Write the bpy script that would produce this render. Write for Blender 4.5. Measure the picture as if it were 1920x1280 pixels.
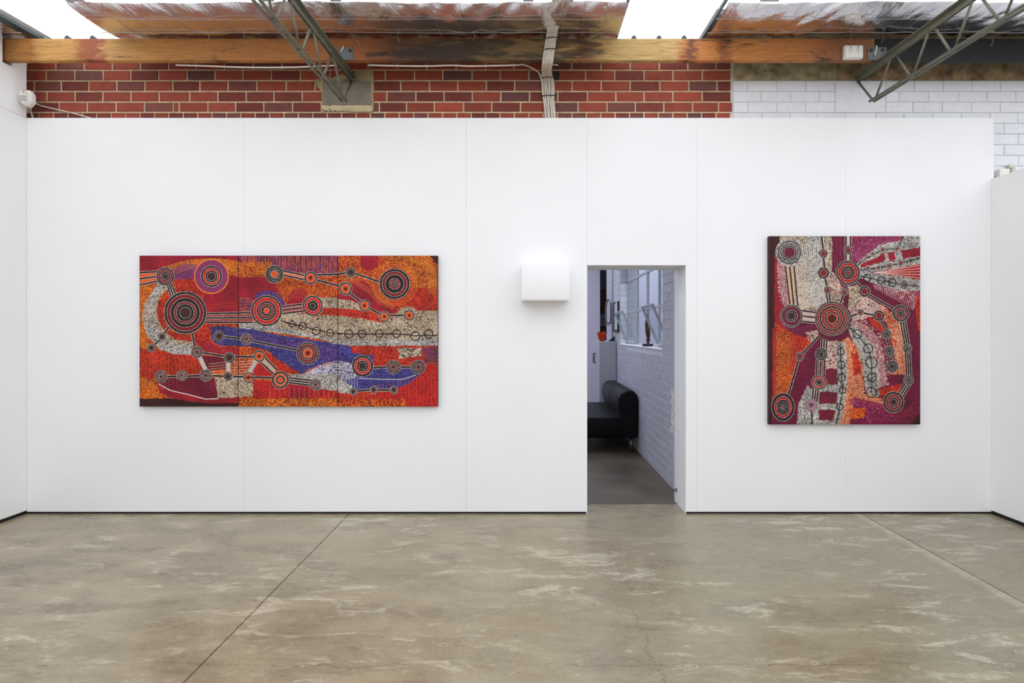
import bpy, bmesh, math, random
import numpy as np
from mathutils import Vector, Matrix

# ------------------------------------------------------------------ clear
for o in list(bpy.data.objects):
    bpy.data.objects.remove(o, do_unlink=True)
scene = bpy.context.scene
COL = scene.collection
random.seed(7)

# ------------------------------------------------------------------ camera
FPX, VX, VY = 1040.0, 990.0, 622.0        # focal length and vanishing point in the 1920x1280 frame
S0 = 0.0043                                # metres per pixel on the white wall
D0 = FPX * S0                              # distance camera - white wall (wall face is Y = 0)
H = (963.0 - VY) * S0                      # eye height
cam_d = bpy.data.cameras.new('camera')
cam = bpy.data.objects.new('camera', cam_d)
COL.objects.link(cam)
cam.location = (0, -D0, H)
cam.rotation_euler = (math.radians(90), 0, 0)
cam_d.sensor_width = 36.0
cam_d.lens = FPX / 1920 * 36
cam_d.shift_x = (960 - VX) / 1920
cam_d.shift_y = (VY - 640) / 1920
cam_d.clip_start = 0.02
scene.camera = cam

# ------------------------------------------------------------------ sky, exposure
world = bpy.data.worlds.new('overcast_sky')
scene.world = world
world.use_nodes = True
bg = world.node_tree.nodes['Background']
bg.inputs['Color'].default_value = (0.86, 0.93, 1.0, 1)
bg.inputs['Strength'].default_value = 2.3
vs = scene.view_settings
vs.view_transform = 'Standard'
vs.look = 'None'
vs.gamma = 1.0
vs.use_curve_mapping = False
vs.exposure = 0.0

ROOM_FRONT = -13.0          # wall behind the camera
ROOF_Z, ROOF_SLOPE = 3.752, 0.032
def roof_z(y):
    return ROOF_Z + ROOF_SLOPE * (y + 0.19)
SKYLIGHTS = [(-3.868, -3.197), (0.690, 1.387), (5.25, 5.95)]

def portal(name, x0, x1, y0, y1, z):
    l = bpy.data.lights.new(name, 'AREA')
    l.shape = 'RECTANGLE'
    l.size, l.size_y = x1 - x0, y1 - y0
    l.cycles.is_portal = True
    o = bpy.data.objects.new(name, l)
    COL.objects.link(o)
    o.location = ((x0 + x1) / 2, (y0 + y1) / 2, z)
    return o
FOIL_Y, DECK_Y, SKY_Y = -0.64, -0.40, -12.4        # foil edge, edge of the deck above it, end of the clear roof sheeting
for i, (a, b, y0, y1) in enumerate([(s[0], s[1], DECK_Y, .14) for s in SKYLIGHTS] + [(-4.4, 7.0, SKY_Y, DECK_Y)]):
    p = portal('skylight_portal', a - .02, b + .02, y0, y1, 0)
    p.location.z = (roof_z(y0) + roof_z(y1)) / 2 + .12
    p.rotation_euler = (math.atan(ROOF_SLOPE), 0, 0)

# ------------------------------------------------------------------ helpers
def P(px, py, d):
    """photo pixel + distance from the camera -> world point"""
    return Vector(((px - VX) * d / FPX, d - D0, H - (py - VY) * d / FPX))

def lin(c):
    return tuple(((v / 255.0) / 12.92 if v / 255.0 <= 0.04045 else ((v / 255.0 + 0.055) / 1.055) ** 2.4) for v in c)

MATS = {}
def new_mat(name):
    m = bpy.data.materials.new(name)
    m.use_nodes = True
    MATS[name] = m
    nt = m.node_tree
    return m, nt, nt.nodes, nt.links, nt.nodes['Principled BSDF']

def mat(name, rgb, rough=0.6, metal=0.0, var=0.08, scale=6.0, bump=0.0, bscale=60.0, spec=None, srgb=True):
    """plain procedural material: colour broken up by noise, optional fine bump"""
    if name in MATS:
        return MATS[name]
    m, nt, N, L, b = new_mat(name)
    c = lin(rgb) if srgb else rgb
    tc = N.new('ShaderNodeTexCoord')
    nz = N.new('ShaderNodeTexNoise'); nz.inputs['Scale'].default_value = scale; nz.inputs['Detail'].default_value = 5
    L.new(tc.outputs['Object'], nz.inputs['Vector'])
    mx = N.new('ShaderNodeMix'); mx.data_type = 'RGBA'
    mx.inputs[6].default_value = tuple(v * (1 - var) for v in c) + (1,)
    mx.inputs[7].default_value = tuple(min(1, v * (1 + var)) for v in c) + (1,)
    mr = N.new('ShaderNodeMapRange'); mr.inputs['From Min'].default_value = .32; mr.inputs['From Max'].default_value = .68
    L.new(nz.outputs['Fac'], mr.inputs['Value']); L.new(mr.outputs[0], mx.inputs[0])
    L.new(mx.outputs[2], b.inputs['Base Color'])
    b.inputs['Roughness'].default_value = rough
    b.inputs['Metallic'].default_value = metal
    if spec is not None:
        b.inputs['Specular IOR Level'].default_value = spec
    if bump > 0:
        n2 = N.new('ShaderNodeTexNoise'); n2.inputs['Scale'].default_value = bscale; n2.inputs['Detail'].default_value = 6
        L.new(tc.outputs['Object'], n2.inputs['Vector'])
        bp = N.new('ShaderNodeBump'); bp.inputs['Strength'].default_value = bump; bp.inputs['Distance'].default_value = 0.01
        L.new(n2.outputs['Fac'], bp.inputs['Height'])
        L.new(bp.outputs['Normal'], b.inputs['Normal'])
    return m

def link(name, me, material=None, parent=None, label=None, cat=None, group=None, kind=None, loc=None):
    o = bpy.data.objects.new(name, me)
    COL.objects.link(o)
    if material is not None and me is not None and not me.materials:
        me.materials.append(material)
    if parent is not None:
        o.parent = parent
        o.matrix_parent_inverse = Matrix.Translation(-Vector(parent.location))
    if loc is not None:
        o.location = loc
    if label: o['label'] = label
    if cat: o['category'] = cat
    if group: o['group'] = group
    if kind: o['kind'] = kind
    return o

def empty(name, loc, label, cat, group=None):
    o = link(name, None, label=label, cat=cat, group=group)
    o.location = loc
    o.empty_display_size = 0.05
    return o

def mesh(name, verts, faces, smooth=False):
    me = bpy.data.meshes.new(name)
    me.from_pydata([tuple(v) for v in verts], [], faces)
    me.update()
    if smooth:
        for p in me.polygons: p.use_smooth = True
    return me

BOXF = [(0, 3, 2, 1), (4, 5, 6, 7), (0, 1, 5, 4), (1, 2, 6, 5), (2, 3, 7, 6), (3, 0, 4, 7)]
def boxes(name, lst, bevel=0.0, seg=2):
    """one mesh from axis-aligned boxes (x0,x1,y0,y1,z0,z1)"""
    vs_, fs = [], []
    for (x0, x1, y0, y1, z0, z1) in lst:
        k = len(vs_)
        vs_ += [(x0, y0, z0), (x1, y0, z0), (x1, y1, z0), (x0, y1, z0), (x0, y0, z1), (x1, y0, z1), (x1, y1, z1), (x0, y1, z1)]
        fs += [tuple(k + i for i in f) for f in BOXF]
    me = mesh(name, vs_, fs)
    if bevel > 0:
        bm = bmesh.new(); bm.from_mesh(me)
        bmesh.ops.bevel(bm, geom=list(bm.edges), offset=bevel, segments=seg, affect='EDGES', profile=0.5)
        bm.to_mesh(me); bm.free()
        if seg > 1:
            for p in me.polygons: p.use_smooth = True
            try: me.set_sharp_from_angle(angle=math.radians(50))
            except Exception: pass
    return me

def prism(name, poly, axis, a0, a1):
    """extrude a 2-D outline along an axis: 'x' -> poly is (y,z), 'y' -> (x,z), 'z' -> (x,y)"""
    def mk(p, a):
        return {'x': (a, p[0], p[1]), 'y': (p[0], a, p[1]), 'z': (p[0], p[1], a)}[axis]
    n = len(poly)
    v = [mk(p, a0) for p in poly] + [mk(p, a1) for p in poly]
    f = [tuple(range(n)), tuple(range(2 * n - 1, n - 1, -1))]
    f += [(i, n + i, n + (i + 1) % n, (i + 1) % n) for i in range(n)]
    me = mesh(name, v, f)
    bm = bmesh.new(); bm.from_mesh(me); bmesh.ops.recalc_face_normals(bm, faces=bm.faces); bm.to_mesh(me); bm.free()
    return me

def tube_vf(pts, r, seg=8, k0=0):
    pts = [Vector(p) for p in pts]
    V, F = [], []
    up = Vector((0.13, 0.21, 0.97)).normalized()
    prev = None
    for i, p in enumerate(pts):
        t = (pts[min(i + 1, len(pts) - 1)] - pts[max(i - 1, 0)]).normalized()
        if prev is None:
            a = t.cross(up)
            if a.length < 0.05: a = t.cross(Vector((1, 0, 0)))
        else:
            a = prev - t * prev.dot(t)
        a.normalize(); prev = a
        b = t.cross(a)
        rr = r[i] if isinstance(r, (list, tuple)) else r
        for s in range(seg):
            an = 2 * math.pi * s / seg
            V.append(p + (a * math.cos(an) + b * math.sin(an)) * rr)
    n = len(pts)
    for i in range(n - 1):
        for s in range(seg):
            F.append((k0 + i * seg + s, k0 + i * seg + (s + 1) % seg, k0 + (i + 1) * seg + (s + 1) % seg, k0 + (i + 1) * seg + s))
    F.append(tuple(k0 + s for s in range(seg - 1, -1, -1)))
    F.append(tuple(k0 + (n - 1) * seg + s for s in range(seg)))
    return V, F

def tube(name, pts, r, seg=8):
    v, f = tube_vf(pts, r, seg)
    return mesh(name, v, f, smooth=True)

def curve_pts(ctrl, n=8):
    """Catmull-Rom through control points"""
    c = [Vector(p) for p in ctrl]
    c = [2 * c[0] - c[1]] + c + [2 * c[-1] - c[-2]]
    out = []
    for i in range(1, len(c) - 2):
        for k in range(n):
            t = k / n
            p0, p1, p2, p3 = c[i - 1], c[i], c[i + 1], c[i + 2]
            out.append(0.5 * ((2 * p1) + (p2 - p0) * t + (2 * p0 - 5 * p1 + 4 * p2 - p3) * t * t + (3 * p1 - p0 - 3 * p2 + p3) * t ** 3))
    out.append(c[-2])
    return out

def bar_between(name, p, q, w, h, side=Vector((1, 0, 0))):
    """rectangular bar from p to q; w across 'side', h across the other direction"""
    p, q = Vector(p), Vector(q)
    t = (q - p).normalized()
    a = (side - t * side.dot(t)).normalized()
    b = t.cross(a)
    v = []
    for e in (p, q):
        for sx, sy in ((-1, -1), (1, -1), (1, 1), (-1, 1)):
            v.append(e + a * (w / 2 * sx) + b * (h / 2 * sy))
    me = mesh(name, v, BOXF)
    bm = bmesh.new(); bm.from_mesh(me); bmesh.ops.recalc_face_normals(bm, faces=bm.faces); bm.to_mesh(me); bm.free()
    return me

def lathe(name, prof, seg=24, wave=None):
    V, F = [], []
    for (r, z) in prof:
        for s in range(seg):
            an = 2 * math.pi * s / seg
            rr, zz = (r, z) if wave is None else wave(r, z, an)
            V.append((rr * math.cos(an), rr * math.sin(an), zz))
    for i in range(len(prof) - 1):
        for s in range(seg):
            F.append((i * seg + s, i * seg + (s + 1) % seg, (i + 1) * seg + (s + 1) % seg, (i + 1) * seg + s))
    F.append(tuple(range(seg - 1, -1, -1)))
    return mesh(name, V, F, smooth=True)
# ------------------------------------------------------------------ materials
def ramp(N, stops, interp='LINEAR'):
    r = N.new('ShaderNodeValToRGB')
    r.color_ramp.interpolation = interp
    while len(r.color_ramp.elements) < len(stops):
        r.color_ramp.elements.new(0.5)
    for e, (p, c) in zip(r.color_ramp.elements, stops):
        e.position = p
    for e, (p, c) in zip(r.color_ramp.elements, stops):
        e.color = tuple(c) + (1,)
    return r

def mixc(N, L, fac, a, b, mode='MIX'):
    mx = N.new('ShaderNodeMix'); mx.data_type = 'RGBA'; mx.blend_type = mode
    for sock, v in ((mx.inputs[0], fac), (mx.inputs[6], a), (mx.inputs[7], b)):
        if hasattr(v, 'is_linked') or hasattr(v, 'links'):
            L.new(v, sock)
        elif isinstance(v, (int, float)):
            sock.default_value = v
        else:
            sock.default_value = tuple(v) + (1,)
    return mx.outputs[2]

def mathn(N, L, op, a, b=None, c=None, clamp=False):
    m = N.new('ShaderNodeMath'); m.operation = op; m.use_clamp = clamp
    for i, v in enumerate((a, b, c)):
        if v is None: continue
        if hasattr(v, 'links'): L.new(v, m.inputs[i])
        else: m.inputs[i].default_value = v
    return m.outputs[0]

def noise(N, L, vec, scale, detail=4, rough=0.55, dist=0.0):
    n = N.new('ShaderNodeTexNoise')
    n.inputs['Scale'].default_value = scale; n.inputs['Detail'].default_value = detail
    n.inputs['Roughness'].default_value = rough; n.inputs['Distortion'].default_value = dist
    L.new(vec, n.inputs['Vector'])
    return n.outputs['Fac']

def mapping(N, L, vec, loc=(0, 0, 0), rot=(0, 0, 0), scale=(1, 1, 1)):
    m = N.new('ShaderNodeMapping')
    m.inputs['Location'].default_value = loc; m.inputs['Rotation'].default_value = rot; m.inputs['Scale'].default_value = scale
    L.new(vec, m.inputs['Vector'])
    return m.outputs[0]

def steps(N, L, v, lo, hi):
    mr = N.new('ShaderNodeMapRange'); mr.clamp = True; mr.interpolation_type = 'SMOOTHSTEP'
    mr.inputs['From Min'].default_value = lo; mr.inputs['From Max'].default_value = hi
    L.new(v, mr.inputs['Value'])
    return mr.outputs[0]

def concrete_floor():
    m, nt, N, L, b = new_mat('worn_concrete')
    tc = N.new('ShaderNodeTexCoord').outputs['Object']
    big = noise(N, L, tc, 0.55, 4, 0.6, 0.6)
    mid = noise(N, L, mapping(N, L, tc, scale=(1, 2.2, 1)), 2.2, 7, 0.62, 0.4)
    c = mixc(N, L, steps(N, L, mid, .32, .66), lin((131, 118, 94)), lin((170, 156, 129)))
    c = mixc(N, L, mathn(N, L, 'MULTIPLY', steps(N, L, big, .42, .66), .75), c, lin((148, 130, 98)))
    # right-hand slab is greyer and greener
    sx = N.new('ShaderNodeSeparateXYZ'); L.new(tc, sx.inputs[0])
    xs = mathn(N, L, 'ADD', sx.outputs[0], mathn(N, L, 'MULTIPLY', big, .8))
    c = mixc(N, L, mathn(N, L, 'MULTIPLY', steps(N, L, xs, .2, 2.2), .8), c, mixc(N, L, mid, lin((124, 117, 95)), lin((153, 144, 119))))
    c = mixc(N, L, mathn(N, L, 'MULTIPLY', steps(N, L, noise(N, L, mapping(N, L, tc, rot=(0, 0, .3), scale=(1, 2.4, 1)), 11, 7, .7), .42, .62), .28), c, lin((174, 162, 135)))
    # crumbled pale edge beside the right-hand joint
    jb = mathn(N, L, 'MULTIPLY', mathn(N, L, 'LESS_THAN', sx.outputs[0], 2.684), steps(N, L, mathn(N, L, 'ADD', sx.outputs[0], mathn(N, L, 'MULTIPLY', noise(N, L, tc, 14, 6, .7), .12)), 2.655, 2.70))
    c = mixc(N, L, mathn(N, L, 'MULTIPLY', jb, mathn(N, L, 'ADD', .3, mathn(N, L, 'MULTIPLY', steps(N, L, noise(N, L, tc, 26, 4, .7), .45, .6), .5))), c, lin((194, 187, 163)))
    # dark damp marks
    dk = steps(N, L, noise(N, L, mapping(N, L, tc, (3, 1, 0), scale=(.6, 1.2, 1)), 1.3, 6, .6), .55, .75)
    c = mixc(N, L, mathn(N, L, 'MULTIPLY', dk, .55), c, lin((110, 99, 77)))
    # fine speckle
    fs = noise(N, L, tc, 55, 3)
    c = mixc(N, L, mathn(N, L, 'MULTIPLY', steps(N, L, fs, .35, .65), .18), c, lin((93, 83, 63)))
    # pale scuffs and plaster smears, long in X
    sc = noise(N, L, mapping(N, L, tc, rot=(0, 0, .35), scale=(1.0, 3.2, 1)), 2.6, 9, .72, .8)
    patch = noise(N, L, mapping(N, L, tc, (7, 2, 0)), .9, 2)
    sc = mathn(N, L, 'MULTIPLY', steps(N, L, sc, .52, .62), mathn(N, L, 'MULTIPLY', steps(N, L, patch, .36, .58), mathn(N, L, 'ADD', .25, mathn(N, L, 'MULTIPLY', steps(N, L, noise(N, L, mapping(N, L, tc, rot=(0, 0, .5), scale=(1, 2.5, 1)), 30, 5, .7), .38, .62), .75))))
    c = mixc(N, L, mathn(N, L, 'MULTIPLY', sc, .8), c, lin((214, 206, 184)))
    sc2 = noise(N, L, mapping(N, L, tc, (1.7, 4, 0), scale=(1.6, 4.5, 1)), 4.2, 8, .7, .5)
    c = mixc(N, L, mathn(N, L, 'MULTIPLY', mathn(N, L, 'MULTIPLY', steps(N, L, sc2, .58, .66), steps(N, L, noise(N, L, mapping(N, L, tc, (2, 5, 0)), 34, 5, .7), .36, .6)), .6), c, lin((193, 185, 160)))
    # small dark chips
    vo = N.new('ShaderNodeTexVoronoi'); vo.inputs['Scale'].default_value = 7.0
    L.new(mapping(N, L, tc, (.3, .8, 0), scale=(1, 1.4, 1)), vo.inputs['Vector'])
    gate = steps(N, L, noise(N, L, tc, 1.1, 2), .56, .62)
    chip = mathn(N, L, 'MULTIPLY', mathn(N, L, 'LESS_THAN', mathn(N, L, 'ADD', vo.outputs['Distance'], mathn(N, L, 'MULTIPLY', fs, .12)), .125), gate)
    c = mixc(N, L, mathn(N, L, 'MULTIPLY', chip, .6), c, lin((78, 66, 53)))
    # row of glue dabs near the viewer (old fixing line)
    yy = mathn(N, L, 'ABSOLUTE', mathn(N, L, 'ADD', sx.outputs[1], 1.97))
    row = mathn(N, L, 'LESS_THAN', yy, .13)
    v2 = N.new('ShaderNodeTexVoronoi'); v2.inputs['Scale'].default_value = 5.2
    L.new(mapping(N, L, tc, (.1, .4, 0), scale=(1, 1.5, 1)), v2.inputs['Vector'])
    vd = mathn(N, L, 'ADD', v2.outputs['Distance'], mathn(N, L, 'MULTIPLY', mathn(N, L, 'SUBTRACT', noise(N, L, tc, 30, 4), .5), .14))
    dab = mathn(N, L, 'MULTIPLY', mathn(N, L, 'LESS_THAN', mathn(N, L, 'ABSOLUTE', mathn(N, L, 'SUBTRACT', vd, .10)), .025), row)
    c = mixc(N, L, mathn(N, L, 'MULTIPLY', dab, .55), c, lin((193, 181, 149)))
    # hairline cracks: one running to the viewer from the doorway, one across
    wob = mathn(N, L, 'MULTIPLY', mathn(N, L, 'SUBTRACT', noise(N, L, mapping(N, L, tc, scale=(1, 1, 1)), 3.5, 6, .65), .5), .28)
    k1 = mathn(N, L, 'ABSOLUTE', mathn(N, L, 'ADD', mathn(N, L, 'SUBTRACT', sx.outputs[0], .56), wob))
    g1 = mathn(N, L, 'MULTIPLY', mathn(N, L, 'LESS_THAN', k1, .0022), mathn(N, L, 'LESS_THAN', sx.outputs[1], -.75))
    k2 = mathn(N, L, 'ABSOLUTE', mathn(N, L, 'ADD', mathn(N, L, 'ADD', sx.outputs[1], 2.03), mathn(N, L, 'MULTIPLY', wob, .7)))
    g2 = mathn(N, L, 'LESS_THAN', k2, .0022)
    c = mixc(N, L, mathn(N, L, 'MULTIPLY', mathn(N, L, 'MAXIMUM', g1, g2), .55), c, lin((71, 60, 46)))
    c = mixc(N, L, 1.0, c, (.90, .89, .87), 'MULTIPLY')
    L.new(c, b.inputs['Base Color'])
    rg = mathn(N, L, 'ADD', mathn(N, L, 'MULTIPLY', mid, .2), .19)
    L.new(rg, b.inputs['Roughness'])
    b.inputs['IOR'].default_value = 1.72
    bp = N.new('ShaderNodeBump'); bp.inputs['Strength'].default_value = .06; bp.inputs['Distance'].default_value = .01
    L.new(mathn(N, L, 'ADD', mathn(N, L, 'MULTIPLY', mid, 1.0), mathn(N, L, 'MULTIPLY', fs, .25)), bp.inputs['Height'])
    L.new(bp.outputs['Normal'], b.inputs['Normal'])
    return m
M_FLOOR = concrete_floor()

M_WALL = mat('white_wall_paint', (243, 243, 244), rough=0.75, var=0.012, scale=1.5, bump=0.03, bscale=120)
M_JOINT = mat('sheet_joint', (214, 214, 212), rough=0.9, var=.05)
M_BLACK = mat('black_kickboard', (16, 16, 16), rough=0.6, var=.3)
M_TRIMW = mat('white_gloss_paint', (238, 238, 238), rough=0.5, var=.015)

def brick_mat(name, rgb, rgb2, dirt=(176, 152, 118), white=False):
    m, nt, N, L, b = new_mat(name)
    tco = N.new('ShaderNodeTexCoord').outputs['Object']
    geo = N.new('ShaderNodeNewGeometry').outputs['Position']
    oi = N.new('ShaderNodeObjectInfo')
    n1 = noise(N, L, geo, 22, 5, .6)
    c = mixc(N, L, steps(N, L, n1, .3, .7), lin(rgb), lin(rgb2))
    hs = N.new('ShaderNodeHueSaturation'); L.new(c, hs.inputs['Color'])
    L.new(mathn(N, L, 'ADD', mathn(N, L, 'MULTIPLY', oi.outputs['Random'], .22 if not white else .06), .89 if not white else .97), hs.inputs['Value'])
    c = hs.outputs[0]
    sm = steps(N, L, noise(N, L, geo, 9, 8, .7, .5), .64, .72)
    c = mixc(N, L, mathn(N, L, 'MULTIPLY', sm, .45), c, lin(dirt))
    L.new(c, b.inputs['Base Color'])
    b.inputs['Roughness'].default_value = .85 if not white else .6
    bp = N.new('ShaderNodeBump'); bp.inputs['Strength'].default_value = .25; bp.inputs['Distance'].default_value = .006
    L.new(noise(N, L, geo, 80, 6, .7), bp.inputs['Height']); L.new(bp.outputs['Normal'], b.inputs['Normal'])
    return m
BRICKS = [brick_mat('brick_red', (162, 76, 58), (144, 66, 52)),
          brick_mat('brick_orange', (172, 80, 58), (154, 68, 52)),
          brick_mat('brick_dark_red', (130, 60, 50), (116, 54, 48)),
          brick_mat('brick_plum', (134, 76, 66), (120, 68, 62)),
          brick_mat('brick_burnt', (120, 74, 68), (106, 66, 64))]
BRICK_W = [40, 16, 26, 14, 4]
M_MORTAR = mat('mortar', (216, 198, 160), rough=.95, var=.2, scale=14, bump=.5, bscale=90)
M_MORTAR_PATCH = mat('mortar_patch', (182, 164, 122), rough=.95, var=.25, scale=9, bump=.7, bscale=60)
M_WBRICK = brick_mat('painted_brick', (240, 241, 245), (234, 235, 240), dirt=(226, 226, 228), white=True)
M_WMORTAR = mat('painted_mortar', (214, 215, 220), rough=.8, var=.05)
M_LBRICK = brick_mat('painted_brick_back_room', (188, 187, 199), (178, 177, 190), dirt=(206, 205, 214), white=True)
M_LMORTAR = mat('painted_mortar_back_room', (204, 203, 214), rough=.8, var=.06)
M_CONC = mat('lintel_concrete', (166, 152, 120), rough=.92, var=.5, scale=9, bump=.6, bscale=50)
M_CONC2 = mat('lintel_concrete_brown', (150, 126, 96), rough=.92, var=.55, scale=11, bump=.6, bscale=50)
M_PAD = mat('padstone_concrete', (138, 130, 118), rough=.9, var=.14, scale=8, bump=.3, bscale=90)
M_STEEL = mat('green_grey_steel', (104, 104, 88), rough=.55, var=.18, scale=20, metal=0.0, bump=.1)
M_CLEAT = mat('galvanised_cleat', (112, 118, 122), rough=.5, metal=.6, var=.15, scale=14)
M_RUST = mat('rusty_bolt', (96, 62, 46), rough=.8, var=.3, scale=40)
M_CABLE = mat('grey_white_cable', (232, 226, 216), rough=.5, var=.05)
M_CABLE2 = mat('dusty_cable', (222, 211, 196), rough=.6, var=.1)
M_TIE = mat('black_cable_tie', (26, 24, 22), rough=.5)
M_WIRE = mat('galvanised_wire', (190, 186, 186), rough=.35, metal=.8, var=.1)
M_PLASTIC = mat('white_plastic', (236, 234, 228), rough=.35, var=.015)
M_PLASTIC2 = mat('grey_plastic', (186, 188, 190), rough=.35)
M_SLOT = mat('dark_slot', (40, 40, 42), rough=.6)
M_YELLOW = mat('yellow_sticker', (206, 196, 62), rough=.5)
M_LEATHER = mat('black_leather', (11, 11, 14), rough=.45, var=.2, scale=8, bump=.12, bscale=160, spec=.15)
M_LEGMETAL = mat('sofa_leg_metal', (120, 112, 104), rough=.35, metal=.8)
M_CABINET = mat('lilac_grey_cabinet', (176, 176, 188), rough=.5, var=.02)
M_FARWALL = mat('lilac_white_wall', (222, 218, 232), rough=.8, var=.02)
M_BROWN = mat('brown_timber', (112, 54, 30), rough=.6, var=.25, scale=12)
M_FARBOARD = mat('pale_green_board', (176, 182, 176), rough=.8)
M_SASH = mat('grey_window_steel', (172, 178, 184), rough=.5, var=.05)
M_NAVY = mat('navy_plinth', (34, 38, 58), rough=.5)
M_CARVED = mat('carved_dark_wood', (72, 46, 32), rough=.6, var=.5, scale=30, bump=.7, bscale=60)
M_CHAIN = mat('white_chain', (226, 222, 212), rough=.4)
M_BACKFLOOR = mat('darkened_concrete', (92, 82, 68), rough=.45, var=.4, scale=2.5, bump=.1, bscale=30)  # back-room slab: darker base colour than the hall floor
M_SEAL = mat('dark_teal_roof_edge', (62, 78, 82), rough=.5, var=.2)
M_DECK = mat('roof_deck', (120, 120, 118), rough=.7)
M_PURLINW = mat('white_purlin_paint', (244, 244, 244), rough=.6, var=.01)
M_PURLINB = mat('black_purlin', (20, 20, 24), rough=.7, var=.3, scale=10, bump=.2)
M_BUMPER = mat('grey_rubber', (96, 98, 106), rough=.6)
M_DARKITEM = mat('dark_green_glaze', (38, 42, 40), rough=.35)
M_INK = mat('dark_inscription', (44, 38, 28), rough=.9)
M_CANVAS_SIDE = mat('dark_maroon_ground', (58, 28, 28), rough=.8, var=.1)

# reddish-orange art glass
m_, nt_, N_, L_, b_ = new_mat('orange_art_glass')
M_VASE = m_
tc_ = N_.new('ShaderNodeTexCoord').outputs['Object']
L_.new(mixc(N_, L_, noise(N_, L_, mapping(N_, L_, tc_, scale=(1, 1, .3)), 30, 3), lin((196, 34, 8)), lin((240, 92, 20))), b_.inputs['Base Color'])
b_.inputs['Roughness'].default_value = .12
b_.inputs['Transmission Weight'].default_value = .35

# mirror
m_, nt_, N_, L_, b_ = new_mat('mirror_silver')
M_MIRROR = m_
b_.inputs['Base Color'].default_value = (.85, .87, .9, 1); b_.inputs['Metallic'].default_value = 1; b_.inputs['Roughness'].default_value = .04
tc_ = N_.new('ShaderNodeTexCoord').outputs['Object']
bp_ = N_.new('ShaderNodeBump'); bp_.inputs['Strength'].default_value = .01
L_.new(noise(N_, L_, tc_, 4), bp_.inputs['Height']); L_.new(bp_.outputs['Normal'], b_.inputs['Normal'])

# reflective foil sarking
def foil():
    m, nt, N, L, b = new_mat('silver_foil')
    geo = N.new('ShaderNodeNewGeometry').outputs['Position']
    n1 = noise(N, L, geo, 5, 4)
    L.new(mixc(N, L, n1, (.86, .84, .86), (.96, .95, .96)), b.inputs['Base Color'])
    b.inputs['Metallic'].default_value = 1
    b.inputs['Roughness'].default_value = .15
    a = noise(N, L, mapping(N, L, geo, rot=(0, 0, .5), scale=(2.6, .7, 1)), 2.6, 5, .55, 1.2)
    a = mathn(N, L, 'ABSOLUTE', mathn(N, L, 'SUBTRACT', a, .5))
    c = noise(N, L, mapping(N, L, geo, rot=(0, 0, -.3), scale=(4, 1.5, 1)), 7, 4, .6, .5)
    bp = N.new('ShaderNodeBump'); bp.inputs['Strength'].default_value = .3; bp.inputs['Distance'].default_value = .035
    L.new(mathn(N, L, 'ADD', a, mathn(N, L, 'MULTIPLY', c, .18)), bp.inputs['Height'])
    L.new(bp.outputs['Normal'], b.inputs['Normal'])
    return m
M_FOIL = foil()

def sheet_mat(name, tint, white):
    """thin translucent sheet: passes light straight through, with a milky surface"""
    m, nt, N, L, b = new_mat(name)
    geo = N.new('ShaderNodeNewGeometry').outputs['Position']
    tr = N.new('ShaderNodeBsdfTransparent')
    L.new(mixc(N, L, noise(N, L, geo, 3, 3), tuple(v * .95 for v in tint), tint), tr.inputs['Color'])
    b.inputs['Base Color'].default_value = (.8, .82, .85, 1)
    b.inputs['Roughness'].default_value = .25
    mx = N.new('ShaderNodeMixShader'); mx.inputs[0].default_value = white
    L.new(tr.outputs[0], mx.inputs[1]); L.new(b.outputs[0], mx.inputs[2])
    L.new(mx.outputs[0], N['Material Output'].inputs['Surface'])
    return m
M_SKYSHEET = sheet_mat('clear_roof_sheet', (1.0, .96, .945), .06)
M_PANE = sheet_mat('obscured_window_glass', (.90, .93, .97), .10)

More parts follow.
